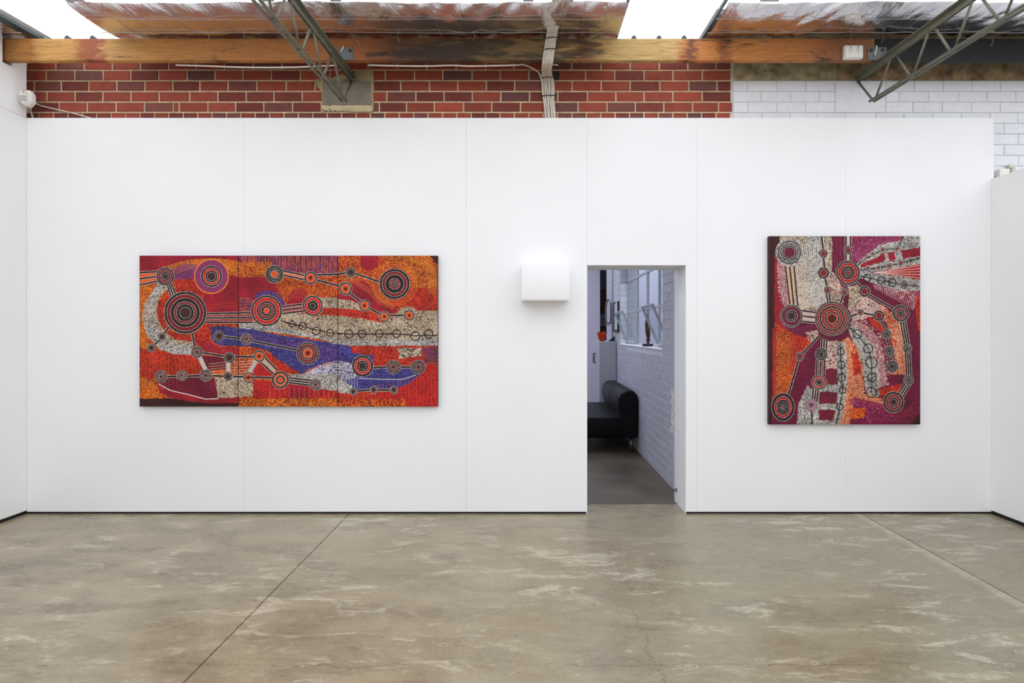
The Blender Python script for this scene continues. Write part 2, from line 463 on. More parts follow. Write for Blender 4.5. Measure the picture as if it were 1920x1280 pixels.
# hardwood purlin: grain along X, stains where the photograph has them
def purlin_mat():
    m, nt, N, L, b = new_mat('stained_hardwood')
    geo = N.new('ShaderNodeNewGeometry').outputs['Position']
    sx = N.new('ShaderNodeSeparateXYZ'); L.new(geo, sx.inputs[0])
    X0, X1 = -4.2, 2.8
    wob = mathn(N, L, 'MULTIPLY', mathn(N, L, 'SUBTRACT', noise(N, L, mapping(N, L, geo, scale=(1.0, 1, 3.5)), 8, 10, .72, .4), .5), .36)
    xx = mathn(N, L, 'DIVIDE', mathn(N, L, 'ADD', mathn(N, L, 'ADD', sx.outputs[0], wob), -X0), X1 - X0)
    st = [(8, (138, 88, 42)), (48, (184, 122, 60)), (58, (166, 98, 52)), (72, (206, 152, 84)), (135, (200, 142, 76)), (158, (160, 84, 46)), (182, (158, 82, 50)),
          (196, (206, 150, 84)), (300, (186, 124, 62)), (450, (172, 108, 52)), (600, (164, 98, 46)), (690, (150, 84, 42)), (730, (92, 56, 32)), (780, (86, 58, 34)),
          (900, (112, 82, 46)), (1010, (120, 92, 54)), (1060, (168, 128, 76)), (1092, (126, 78, 40)), (1140, (186, 148, 92)), (1270, (202, 160, 102)), (1284, (190, 116, 60)),
          (1299, (92, 44, 40)), (1312, (206, 126, 66)), (1345, (204, 126, 62)), (1360, (132, 70, 40)), (1376, (196, 122, 60)), (1500, (176, 106, 52)), (1560, (142, 82, 44)), (1640, (136, 88, 52))]
    def pos(px): return ((px - VX) * (D0 - .19) / FPX - X0) / (X1 - X0)
    rp = ramp(N, [(pos(p), lin((min(255, c[0] * 1.05), min(255, c[1] * 1.09), min(255, c[2] * 1.08)))) for p, c in st])
    L.new(xx, rp.inputs[0])
    c = rp.outputs[0]
    gr = noise(N, L, mapping(N, L, geo, scale=(1.0, 1, 22)), 7, 8, .7, .25)
    c = mixc(N, L, mathn(N, L, 'MULTIPLY', steps(N, L, gr, .42, .66), .5), c, lin((92, 54, 26)))
    fine = noise(N, L, mapping(N, L, geo, scale=(3, 1, 60)), 9, 4, .7)
    c = mixc(N, L, mathn(N, L, 'MULTIPLY', steps(N, L, fine, .5, .75), .22), c, lin((70, 42, 22)))
    # dark burn/damp blotches, strongest around the middle of the purlin
    bl = noise(N, L, mapping(N, L, geo, (2.1, 0, .6), scale=(.8, 1, 4)), 3.2, 7, .65, .5)
    mid = mathn(N, L, 'SUBTRACT', 1.0, mathn(N, L, 'MULTIPLY', mathn(N, L, 'ABSOLUTE', mathn(N, L, 'ADD', sx.outputs[0], .45)), .75), clamp=True)
    bl = steps(N, L, mathn(N, L, 'ADD', bl, mathn(N, L, 'MULTIPLY', mid, .20)), .56, .68)
    c = mixc(N, L, mathn(N, L, 'MULTIPLY', bl, .82), c, lin((40, 27, 20)))
    # knots
    vo = N.new('ShaderNodeTexVoronoi'); vo.inputs['Scale'].default_value = 2.0
    L.new(mapping(N, L, geo, (.4, 0, .27), scale=(.9, .2, 2.6)), vo.inputs['Vector'])
    c = mixc(N, L, mathn(N, L, 'MULTIPLY', mathn(N, L, 'LESS_THAN', vo.outputs['Distance'], .06), .6), c, lin((74, 36, 26)))
    L.new(c, b.inputs['Base Color'])
    b.inputs['Roughness'].default_value = .6
    bp = N.new('ShaderNodeBump'); bp.inputs['Strength'].default_value = .3; bp.inputs['Distance'].default_value = .006
    L.new(gr, bp.inputs['Height']); L.new(bp.outputs['Normal'], b.inputs['Normal'])
    return m
M_PURLIN = purlin_mat()

# painted canvas: colours from the mesh colour attribute
m_, nt_, N_, L_, b_ = new_mat('acrylic_dot_paint')
M_PAINT = m_
at_ = N_.new('ShaderNodeAttribute'); at_.attribute_name = 'paint'
L_.new(at_.outputs['Color'], b_.inputs['Base Color'])
b_.inputs['Roughness'].default_value = .6
b_.inputs['Specular IOR Level'].default_value = .25
# ------------------------------------------------------------------ the setting
XL, XR = (50 - VX) * S0, (1858 - VX) * S0          # inner faces of the side walls
WALL_TOP = P(0, 221, D0).z
DX0, DX1 = (1101 - VX) * S0, (1286 - VX) * S0      # doorway
DTOP = P(0, 497, D0).z
YB = 0.11                                          # face of the brick wall
DB = D0 + YB
REV = 0.352                                        # back of the door reveal
SB = DB / FPX

# floor: slabs with open joints on a dark sub-base
floor = link('floor', boxes('floor', [(-4.6, 7.2, ROOM_FRONT - .1, 9.4, -.12, -.045)]), M_BLACK, kind='structure')
JL, JR = -1.4405, 2.683
for (x0, x1, y0, y1) in [(-4.6, JL - .0035, ROOM_FRONT - .1, .248), (JL + .0035, JR - .004, ROOM_FRONT - .1, .248),
                         (JR + .004, 7.2, ROOM_FRONT - .1, .248)]:
    link('slab', boxes('slab', [(x0, x1, y0, y1, -.05, 0)]), M_FLOOR, floor)

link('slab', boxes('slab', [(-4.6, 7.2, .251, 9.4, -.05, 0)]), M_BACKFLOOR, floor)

# white lined wall in front of the brickwork
JG = .0005
wall_back = link('wall_back', boxes('wall_back', [
    (XL, DX0 - .0005, .012, .098, .017, WALL_TOP - .001), (DX0 - .0005, DX1 + .0005, .012, .098, DTOP + .001, WALL_TOP - .001),
    (DX1 + .0005, 3.754, .012, .098, .017, WALL_TOP - .001)]), M_JOINT, kind='structure')
seam = [XL] + [(p - VX) * S0 for p in (457, 874, 1100)] + [DX0, (1307 - VX) * S0, (1585 - VX) * S0, 3.7545]
sheets = [(seam[0], seam[1], .017), (seam[1], seam[2], .017), (seam[2], DX0, .017), (DX0, seam[5], 'over'), (seam[5], seam[6], .017), (seam[6], seam[7], .017)]
for (a, b, z) in sheets:
    if z == 'over':
        me = boxes('wall_sheet', [(a + JG, b - JG, 0, .012, DTOP, WALL_TOP), (DX1, b - JG, 0, .012, .017, DTOP)])
    else:
        me = boxes('wall_sheet', [(a + JG, b - (JG if b < 3.75 else 0), 0, .012, z, WALL_TOP)])
    link('wall_sheet', me, M_WALL, wall_back)
link('corner_bead', boxes('corner_bead', [(DX0 - .006, DX0, 0, .012, 0, .017)]), M_WALL, wall_back)
link('baseboard_back', boxes('baseboard_back', [(XL, DX0 - .006, .006, .09, 0, .0165), (DX1 + .006, 3.754, .006, .09, 0, .0165)]), M_BLACK, kind='structure')
# doorway lining: two jambs and a head through lining and brickwork
trim = link('trim_1', boxes('trim_1', [(DX0 - .02, DX0, .013, REV, 0, DTOP + .02)]), M_TRIMW, kind='structure')
link('jamb', boxes('jamb', [(DX1, DX1 + .02, .013, REV, 0, DTOP + .02)]), M_TRIMW, trim)
link('head_lining', boxes('head_lining', [(DX0, DX1, .013, REV, DTOP, DTOP + .02)]), M_TRIMW, trim)

# left wall, full height, notched round the purlin
PF, PBK = -.19, -.14                                # purlin faces
ZPB = P(0, 113, D0 + PF).z
ZPT = P(0, 72, D0 + PF).z
def slope_box(name, x0, x1, y0, y1, a, b):
    """box whose bottom/top follow the roof: a, b are offsets from roof_z (numbers) or absolute tuples"""
    def zz(v, y): return v[0] if isinstance(v, tuple) else roof_z(y) + v
    return prism(name, [(y0, zz(a, y0)), (y1, zz(a, y1)), (y1, zz(b, y1)), (y0, zz(b, y0))], 'x', x0, x1)
zj = WALL_TOP
wall_left = link('wall_left', boxes('wall_left', [(XL - .1, XL - .012, ROOM_FRONT, -.002, .028, ZPB - .02)]), M_JOINT, kind='structure')
link('wall_sheet', boxes('wall_sheet', [(XL - .012, XL, ROOM_FRONT, -.001, .028, zj - .0012)]), M_WALL, wall_left)
link('wall_sheet', boxes('wall_sheet', [(XL - .012, XL, ROOM_FRONT, -.001, zj + .0012, ZPB - .02)]), M_WALL, wall_left)
link('wall_sheet', slope_box('wall_sheet', XL - .1, XL, ROOM_FRONT, PF - .016, (ZPB - .02,), -.004), M_WALL, wall_left)
link('wall_sheet', slope_box('wall_sheet', XL - .1, XL, PBK + .014, -.001, (ZPB - .02,), -.004), M_WALL, wall_left)
link('baseboard_left', boxes('baseboard_left', [(XL - .09, XL - .004, ROOM_FRONT, 0, 0, .0275)]), M_BLACK, kind='structure')
# right wall: lower screen wall
RTOP = P(0, 335.6, D0).z
wall_right = link('wall_right', boxes('wall_right', [(XR, XR + .1, ROOM_FRONT, -.001, .03, RTOP)]), M_WALL, kind='structure')
link('baseboard_right', boxes('baseboard_right', [(XR + .004, XR + .09, ROOM_FRONT, -.001, 0, .0295)]), M_BLACK, kind='structure')
# wall behind the camera and the outer wall of the hall
link('wall_front', boxes('wall_front', [(-4.6, 7.2, ROOM_FRONT - .2, ROOM_FRONT, 0, 3.9)]), M_WALL, kind='structure')
link('wall_outer', boxes('wall_outer', [(7.0, 7.2, ROOM_FRONT, YB, 0, 3.9), (-4.6, -4.4, ROOM_FRONT, YB, 0, 3.9)]), M_WALL, kind='structure')

# ---- brick wall behind the lining
XW = (1372 - VX) * SB                                # red brick ends, painted brick starts
wr = link('wall_rear', boxes('wall_rear', [
    (-4.6, DX0 - .021, YB + .006, REV - .002, 0, 3.80), (DX0 - .021, DX1 + .021, YB + .006, REV - .002, DTOP + .021, 3.80),
    (DX1 + .021, XW, YB + .006, REV - .002, 0, 3.80)]), M_MORTAR, kind='structure')
link('painted_backing', boxes('painted_backing', [(XW, 7.2, YB + .0075, REV - .002, 0, 3.80)]), M_WMORTAR, wr)

def brick_mesh(name, material):
    """unit brick, front face at y=0 with worn arrises, scaled per brick"""
    c, cz = .012, .035
    v = [(0, .03, 0), (1, .03, 0), (1, .03, 1), (0, .03, 1), (0, .004, 0), (1, .004, 0), (1, .004, 1), (0, .004, 1),
         (c, 0, cz), (1 - c, 0, cz), (1 - c, 0, 1 - cz), (c, 0, 1 - cz)]
    f = [(0, 3, 2, 1), (0, 1, 5, 4), (1, 2, 6, 5), (2, 3, 7, 6), (3, 0, 4, 7), (4, 5, 9, 8), (5, 6, 10, 9), (6, 7, 11, 10), (7, 4, 8, 11), (8, 9, 10, 11)]
    me = mesh(name, v, f)
    me.materials.append(material)
    return me
BMESH = [brick_mesh('brick', m) for m in BRICKS]
WMESH = brick_mesh('painted_brick', M_WBRICK)
rng = random.Random(11)
JN = .0058                                           # half joint
def lay(px0, px1, py0, py1, me, parent, name='brick', jn=JN):
    p, q = P(px0, py1, DB), P(px1, py0, DB)
    if q.x - p.x < .03: return
    o = link(name, me, parent=parent)
    o.location = (p.x + jn, YB + rng.uniform(-.0012, .0012), p.z + jn)
    o.scale = (q.x - p.x - 2 * jn, 1, q.z - p.z - 2 * jn)
rows = [
    (111.0, 131.0, [50, 104, 157, 209.5, 262, 315.5, 367, 420, 474, 528, 582, 636, 690, 745, 800, 855, 910, 964, 1018, 1072, 1127.5, 1182, 1236.6, 1290, 1343, 1371]),
    (131.0, 151.0, [34, 86, 139.5, 192.5, 244.5, 297, 350, 402.5, 454.5, 508, 562.5, 618, 668, 722, 777, 830, 885, 938, 991.5, 1045, 1098, 1153, 1208, 1262, 1317, 1371]),
    (151.0, 171.0, [12, 64, 114, 166, 218, 271, 323, 374, 427, 481, 536, 590, 644, 700, 751, 805, 858, 912, 965, 1019, 1073, 1127.5, 1182, 1237.5, 1292, 1345, 1371]),
    (171.0, 190.8, [34, 87, 140, 192, 244.5, 297.5, 355, 408, 461, 513, 566, 604, 660, 725, 779.5, 832.5, 885.5, 939, 993, 1046, 1101.6, 1155, 1208, 1262, 1317, 1371]),
    (190.8, 210.2, [58, 110, 162.5, 217, 270, 324, 335, 389, 441, 494, 548, 602, 656, 711, 762, 814, 869, 922, 976, 1030, 1084, 1138.5, 1191.5, 1245, 1299, 1347.5, 1374]),
    (210.2, 229.8, [46, 72.5] + [72.5 + 27.03 * k for k in range(1, 49)])]
for (y0, y1, xs) in rows:
    for a, b in zip(xs[:-1], xs[1:]):
        if b > 1376: continue
        lay(a, b, y0, y1, rng.choices(BMESH, BRICK_W)[0], wr)
wrows = [
    (151.5, 171.3, [1375, 1401.5, 1456, 1511, 1566, 1661, 1715, 1769, 1823, 1876, 1930, 1985]),
    (171.3, 191.0, [1375, 1427, 1482.5, 1537, 1566, 1661, 1686, 1742, 1797.5, 1851, 1905, 1960]),
    (191.0, 211.0, [1375, 1402, 1457, 1511, 1566, 1661, 1712, 1767, 1821.6, 1876, 1931, 1985]),
    (211.0, 231.0, [1375, 1429, 1482, 1533, 1586, 1642, 1695, 1749, 1803, 1857, 1909, 1962])]
for k in range(8):
    wrows.append((231.0 + 20 * k, 251.0 + 20 * k, [1829 + (27 if k % 2 else 0) + 54 * i for i in range(5)]))
for (y0, y1, xs) in wrows:
    for a, b in zip(xs[:-1], xs[1:]):
        lay(a, b, y0, y1, WMESH, wr, 'painted_brick', .0022)

# concrete lintel band above the painted brick
for (a, b, m) in ((1376, 1568, M_CONC), (1568.6, 2010, M_CONC2)):
    p, q = P(a, 150.5, DB), P(b, 92, DB)
    lt = link('concrete_lintel', boxes('concrete_lintel', [(p.x, q.x, YB - .006, YB + .0075, p.z, q.z)]), m, wr)
    if a == 1376:
        cu = bpy.data.curves.new('inscription', 'FONT')
        cu.body = '10.1.60'
        cu.size = .034; cu.extrude = .0006
        cu.materials.append(M_INK)
        t = link('inscription', cu, None, lt, label='small dark date scratched on the lintel')
        w = P(1429, 135.2, DB)
        t.location = (w.x, YB - .0065, w.z)
        t.rotation_euler = (math.radians(90), 0, 0)

def outline(name, pxpts, y0, y1, material, parent, d=DB):
    poly = [(P(a, b, d).x, P(a, b, d).z) for a, b in pxpts]
    return link(name, prism(name, poly, 'y', y0, y1), material, parent)
# truss bearing in the red brickwork
def ragged(pts, amp, n, seed):
    r = random.Random(seed); out = []
    for (a, b), (c, d) in zip(pts, pts[1:] + pts[:1]):
        for k in range(n):
            t = k / n
            out.append((a + (c - a) * t + (r.uniform(-amp, amp) if k else 0), b + (d - b) * t + (r.uniform(-amp, amp) if k else 0)))
    return out
outline('mortar_patch', ragged([(603, 147), (625, 146), (640, 140), (665, 138), (690, 128), (699, 131), (701, 196), (699, 210), (603, 209), (606, 175), (590, 160), (590, 150)], 1.6, 5, 3), YB - .004, YB + .006, M_MORTAR_PATCH, wr)
outline('padstone', [(605.5, 153), (696, 153), (696.5, 197.5), (605, 197)], YB - .0075, YB + .006, M_PAD, wr)
outline('mortar_patch', [(605, 198), (696, 198), (697, 208.5), (605, 208)], YB - .006, YB + .006, M_MORTAR, wr)
hr = random.Random(5)
for k in range(14):
    hx, hy = (606 + hr.random() * 24, 205 + hr.random() * 4) if k < 9 else (606 + hr.random() * 60, 197.6)
    p = P(hx, hy, DB)
    link('mortar_hole', tube('mortar_hole', [(p.x, YB - .0075, p.z), (p.x, YB - .001, p.z)], .003 + .003 * hr.random(), 6), M_SLOT, wr)
# render patch on the painted wall under the other truss
outline('render_patch', [(1567, 152), (1660, 152), (1660, 210.5), (1567, 210.5)], YB - .002, YB + .007, M_WBRICK, wr)
# missing brick end beside the cables
outline('dark_pocket', [(1040, 133.5), (1048.5, 133.5), (1048.5, 150), (1040, 150)], YB - .0045, YB + .002, M_SLOT, wr)

# ---- roof deck, foil, wires, skylights
ceil = link('ceiling', slope_box('ceiling', -4.6, SKYLIGHTS[0][0], DECK_Y, REV, .05, .09), M_DECK, kind='structure')
link('roof_deck', slope_box('roof_deck', -4.6, 7.2, ROOM_FRONT - .1, SKY_Y, .05, .09), M_PURLINW, ceil)
for a, b in ((SKYLIGHTS[0][1], SKYLIGHTS[1][0]), (SKYLIGHTS[1][1], SKYLIGHTS[2][0]), (SKYLIGHTS[2][1], 7.2)):
    link('roof_deck', slope_box('roof_deck', a, b, DECK_Y, REV, .05, .09), M_DECK, ceil)
link('ridge_capping', boxes('ridge_capping', [(-4.6, 7.2, YB + .02, REV, 3.80, 3.86)]), M_DECK, ceil)

def foil_z(y):
    return roof_z(y) + .004 + .24 * ((y + .39) ** 2 - .0625)      # the foil bellies down between its supports
def foil_sheet(x0, x1):
    nx = max(8, int((x1 - x0) / .015))
    ys = [PBK + .02 + (FOIL_Y - PBK - .02) * i / 34 for i in range(35)]
    r = np.random.RandomState(int(abs(x0) * 100))
    ph = r.rand(12) * 6.28
    V, F = [], []
    for y in ys:
        for i in range(nx + 1):
            x = x0 + (x1 - x0) * i / nx
            t = 1.3 * math.sin(2.3 * x + ph[5]) + .8 * math.sin(5.1 * x + ph[6])
            w = .0026 * math.sin(29 * (x + .8 * y + .05 * t)) * max(0, math.sin(4.3 * x + ph[4]))
            w += .0028 * math.sin(13 * x + 5 * y + ph[0]) + .0014 * math.sin(23 * x - 17 * y + ph[1]) + .0006 * math.sin(47 * x + 31 * y + ph[2])
            w += .006 * math.sin(3.1 * x + ph[3])
            e = min(1, min(x - x0, x1 - x) / .1)
            V.append((x, y, foil_z(y) + w * (.25 + .75 * e)))
    n = nx + 1
    for j in range(len(ys) - 1):
        for i in range(nx):
            F.append((j * n + i, j * n + i + 1, (j + 1) * n + i + 1, (j + 1) * n + i))
    return mesh('foil_sheet', V, F, smooth=True)
FB = [(-4.13, SKYLIGHTS[0][0]), (SKYLIGHTS[0][1], SKYLIGHTS[1][0]), (SKYLIGHTS[1][1], SKYLIGHTS[2][0]), (SKYLIGHTS[2][1], 7.0)]
for a, b in FB:
    link('foil_sheet', foil_sheet(a, b), M_FOIL, ceil)
wr2 = random.Random(21)
for py in (58, 31):
    for a, b in FB[:3]:
        d = (3.742 - H) * FPX / (VY - py)
        y = d - D0
        pts = []
        n = max(3, int((b - a + .06) / .16))
        for i in range(n + 1):
            x = a - .03 + (min(b, 4.6) - a + .06) * i / n
            pts.append((x, y + wr2.uniform(-.004, .004), foil_z(y) - .011 + wr2.uniform(-.004, .003)))
        link('safety_wire', tube('safety_wire', curve_pts(pts, 3), .0021, 5), M_WIRE, ceil)
for a, b in FB[:3]:
    x = a + .05
    while x < min(b, 4.5) - .02:
        dx = wr2.uniform(-.02, .02)
        pts = [(x + dx * (yy_ + .12) * 2, yy_, foil_z(yy_) - .008) for yy_ in (-.12, -.2, -.3, -.4, -.5, -.6, FOIL_Y)]
        link('safety_wire', tube('safety_wire', pts, .0009, 4), M_WIRE, ceil)
        x += .155
for (tx, ty) in [(247, 75), (391, 75), (459, 75), (672, 82), (747, 75), (890, 72), (1108, 72), (1430, 80), (1594, 72), (1655, 76), (1795, 80), (1860, 82)]:
    p = P(tx, ty - 4, D0 + PF - .006)
    s = wr2.choice((-1, 1))
    link('wire_tail', tube('wire_tail', curve_pts([p + Vector((0, 0, .02)), p + Vector((s * .006, -.004, 0)), p + Vector((-s * .012, -.003, -.035))], 4), .0018, 5), M_WIRE, ceil)

for i, (a, b) in enumerate(SKYLIGHTS):
    prof = [(a, 0.0)]
    ribs = [a + .10, a + .10 + .197, a + .10 + .394] if i != 1 else [P(px, 0, D0 - .165).x for px in (1188, 1235, 1282)]
    for r in ribs:
        prof += [(r - .022, 0), (r - .012, .03), (r + .012, .03), (r + .022, 0)]
    prof.append((b, 0))
    V, F = [], []
    y0, y1 = DECK_Y, REV
    for (x, z) in prof:
        V += [(x, y0, roof_z(y0) + .055 + z), (x, y1, roof_z(y1) + .055 + z)]
    for k in range(len(prof) - 1):
        F.append((2 * k, 2 * k + 2, 2 * k + 3, 2 * k + 1))
    win = link('window_%d' % (i + 2), mesh('roof_sheet', V, F), M_SKYSHEET, kind='structure')
    if i < 2:
        for r in ribs:
            x = r
            me = prism('rib_filler', [(x - .022, ZPT - .003), (x + .022, ZPT - .003), (x + .017, ZPT + .018), (x + .006, ZPT + .03), (x - .006, ZPT + .03), (x - .017, ZPT + .018)], 'y', PF + .012, PBK)
            link('rib_filler', me, M_SEAL, win)
    for (x, s) in ((a, 1), (b, -1)):
        link('edge_flashing', slope_box('edge_flashing', min(x, x + s * .015), max(x, x + s * .015), FOIL_Y, PBK + .05, .026, .05), M_SEAL, win)

# clear ribbed roof sheeting over the room, from the foil bays towards the viewer
prof = []
x = -4.6
while x < 7.2:
    prof += [(x, 0), (x + .153, 0), (x + .163, .03), (x + .187, .03)]; x += .197
V, F = [], []
for (x, z) in prof:
    V += [(x, SKY_Y, roof_z(SKY_Y) + .055 + z), (x, DECK_Y, roof_z(DECK_Y) + .055 + z)]
for k in range(len(prof) - 1):
    F.append((2 * k, 2 * k + 2, 2 * k + 3, 2 * k + 1))
link('window_6', mesh('roof_sheet', V, F), M_SKYSHEET, kind='structure')
# grey roof clips along the edge of the foil
for (a, b) in ((124, 158), (492, 514), (620, 640), (981, 1000), (1056, 1075), (1425, 1460)):
    dd_ = D0 + FOIL_Y - .01
    p, q = P(a, 2.5, dd_), P(b, 0, dd_)
    link('roof_clip', boxes('roof_clip', [(p.x, q.x, FOIL_Y - .03, FOIL_Y - .004, p.z, roof_z(FOIL_Y) + .05)]), M_PLASTIC2, ceil)
# ------------------------------------------------------------------ roof timbers and trusses
def purlin_box(x0, x1, y0, y1, z0, z1):
    me = boxes('purlin', [(x0, x1, y0, y1, z0, z1)], bevel=.004, seg=1)
    return me
XJ = P(1641, 0, D0 + PF).x
link('timber_purlin', purlin_box(-4.30, XJ, PF, PBK, ZPB, ZPT), M_PURLIN,
     label='long honey-brown hardwood roof purlin with dark water stains above the brick wall', cat='beam')
link('black_purlin', purlin_box(XJ + .004, 6.9, PF, PBK, ZPB, ZPT), M_PURLINB,
     label='black roof purlin in line with the brown one above the concrete lintel', cat='beam')
CH_T = lambda y: ZPB - .003 + ROOF_SLOPE * (y + .165)
CB_Z = lambda y: 3.272 + ROOF_SLOPE * (y + .577)
def truss(x, label, plates):
    y0, y1 = ROOM_FRONT + .01, YB - .01
    prof = [(-.040, 0), (.040, 0), (.040, -.006), (.011, -.006), (.011, -.046), (.005, -.046), (.005, -.006), (-.005, -.006), (-.005, -.046), (-.011, -.046), (-.011, -.006), (-.040, -.006)]
    V, F = [], []
    n = len(prof)
    for yy in (y0, y1):
        V += [(x + a, yy, CH_T(yy) + b) for a, b in prof]
    F = [tuple(range(n - 1, -1, -1)), tuple(range(n, 2 * n))] + [(i, (i + 1) % n, n + (i + 1) % n, n + i) for i in range(n)]
    me = mesh('steel_truss', V, F)
    bm = bmesh.new(); bm.from_mesh(me); bmesh.ops.recalc_face_normals(bm, faces=bm.faces); bm.to_mesh(me); bm.free()
    root = link('steel_truss', me, M_STEEL, label=label, cat='truss')
    nb = [-.117, -.545, -.92]
    while nb[-1] > y0 + .45: nb.append(nb[-1] - .372)
    nt_ = [YB - .012, -.345, -.735]
    while len(nt_) < len(nb) + 1: nt_.append(nt_[-1] - .372)
    for s in (-1, 1):
        link('bottom_chord', tube('bottom_chord', [(x + s * .019, nb[0] + .03, CB_Z(nb[0] + .03)), (x + s * .019, y0, CB_Z(y0))], .0095, 8), M_STEEL, root)
    for i, yb in enumerate(nb):
        for yt, off in ((nt_[i], -.022 if i else 0), (nt_[i + 1], .022)):
            if yt < y0: continue
            top = CH_T(yt) - (.03 if i or yt < 0 else .04)
            link('web_bar', tube('web_bar', [(x, yb + (.012 if yt > yb else -.012), CB_Z(yb)), (x, yt + off, top)], .0085, 6), M_STEEL, root)
        link('spacer', boxes('spacer', [(x - .019, x + .019, yb - .018, yb + .018, CB_Z(yb) - .004, CB_Z(yb) + .004)]), M_STEEL, root)
    for (a, b, c, d, bolts) in plates:
        p, q = P(a, d, D0 + PF - .003), P(b, c, D0 + PF - .003)
        pl = link('cleat_plate', boxes('cleat_plate', [(p.x, q.x, PF - .006, PF - .0005, ZPB + .001, q.z)], bevel=.001, seg=1), M_CLEAT, root, label='grey bolted cleat plate')
        for bx, bz in bolts:
            w = P(bx, bz, D0 + PF - .006)
            link('bolt', tube('bolt', [(w.x, PF - .006, w.z), (w.x, PF - .014, w.z)], .0125, 6), M_RUST, pl)
    return root
TX1, TX2 = P(660, 0, DB).x, P(1607, 0, DB).x
truss(TX1, 'green-grey steel lattice truss bearing on the concrete padstone in red brick', [(636, 662.5, 89, 113, [(656.5, 95)])])
truss(TX2, 'green-grey steel lattice truss bearing on the concrete lintel over painted brick', [(1627, 1662, 88.5, 113, [(1633.5, 94), (1655, 94)])])
# steel dowel lying at the bearing
p, q = P(643, 150.3, DB - .03), P(672.5, 149.8, DB - .03)
link('steel_dowel', tube('steel_dowel', [p, q], .0065, 8), M_STEEL, label='short steel rod on the padstone under the truss end', cat='rod')
# stubs of pale cable at the cleats
for (c, lab) in (([(644, 87), (642, 92), (640, 97)], 'short pale cable stub poking out by the cleat with one bolt'), ([(1643.5, 85.5), (1643, 92), (1640, 104)], 'short pale cable stub hanging over the cleat with two bolts')):
    link('cable_stub', tube('cable_stub', curve_pts([P(a, b, D0 + PF - .012) for a, b in c], 4), .0055, 8), M_CABLE, label=lab, cat='cable')

# ------------------------------------------------------------------ cables
def cable(name, ctrl, r, label, m=None, n=6, parent=None, cat='cable', group=None):
    return link(name, tube(name, curve_pts(ctrl, n), r, 7), m or M_CABLE, parent, label=label, cat=cat if parent is None else None, group=group)
d1 = D0 + PBK + .012
zc = ZPB - .007
def under(px, sag=0.0):
    w = P(px, 0, d1); return Vector((w.x, w.y, zc - sag))
cable('sagging_cable', [under(330), under(380, .006), under(440, .016), under(500, .019), under(560, .016), under(610, .006), under(634, 0)], .0062,
      'white cable sagging under the brown purlin near the padstone')
cable('sagging_cable', [under(690), under(750, .006), under(800, .008), under(845, .002), under(880, .008), under(930, .004), under(968, .0)], .0062,
      'white cable looping under the dark-stained middle of the purlin')
# main bundle: eight cables running along the roof, over the purlin face and down the brick
bun = empty('cable_bundle', P(1030, 221, DB - .02), 'bundle of grey-white cables with black ties running down the red brick wall', 'cable bundle')
w0 = under(968)
cable('branch_cable', [w0, P(985, 122, d1 + .06), P(1008, 134, DB - .06), P(1013, 143, DB - .022), P(1015.5, 152, DB - .014)], .0058,
      'white cable branching down from the purlin', parent=bun)
cable('branch_cable', [under(1046, 0), P(1036, 121, d1 + .02), P(1028, 124, d1 + .05)], .005,
      None, parent=bun)
path = [(1057, -60, D0 - 1.15), (1046, 0, D0 - .66), (1041, 30, D0 - .46), (1036, 58, D0 - .28), (1033, 76, D0 - .215), (1029.5, 98, D0 - .212), (1027, 115, D0 - .212), (1025.5, 123, D0 - .14), (1025, 131, D0 - .02), (1025.5, 142, DB - .024), (1027.5, 158, DB - .018), (1028.5, 178, DB - .018), (1029.5, 198, DB - .018), (1032, 224, DB - .018), (1032, 240, DB - .018)]
for c in range(9):
    u = c - 4
    pts = []
    for i, (a, b, d) in enumerate(path):
        w = P(a, b, d)
        fan = .0092 if i < 9 else (.0098 if i < 11 else .0104)
        j = .0022 * math.sin(c * 2.3 + i * 1.7) if i > 9 else .0008 * math.sin(c + i)
        w.x += u * fan + j
        w.y -= .006 * (1 if c % 2 else 0)
        pts.append(w)
    link('cable', tube('cable', curve_pts(pts, 4), .0049, 7), M_CABLE2 if c % 3 else M_CABLE, bun)
for (c0, lat) in ((-.057, 1), (.056, 1)):
    pts = []
    for i, (a, b, d) in enumerate(path[9:]):
        w = P(a, b, d); w.x += c0 * (.75 + .12 * math.sin(i * 1.3)); pts.append(w)
    link('cable', tube('cable', curve_pts(pts, 4), .0046, 7), M_CABLE, bun)
for (ty, half, d) in ((20, .043, D0 - .53), (47, .043, D0 - .345), (72, .042, D0 - .222), (93, .042, D0 - .212), (115, .043, D0 - .2), (132, .044, DB - .09), (146, .046, DB - .022), (180, .058, DB - .018)):
    cx = np.interp(ty, [b for _, b, _ in path], [a for a, _, _ in path])
    w = P(cx, ty, d)
    pts = []
    for k in range(17):
        an = 2 * math.pi * k / 16
        pts.append((w.x + half * math.cos(an), w.y - .003 + .0135 * math.sin(an), w.z + .003 * math.cos(an)))
    link('cable_tie', tube('cable_tie', pts, .0036, 5), M_TIE, bun)

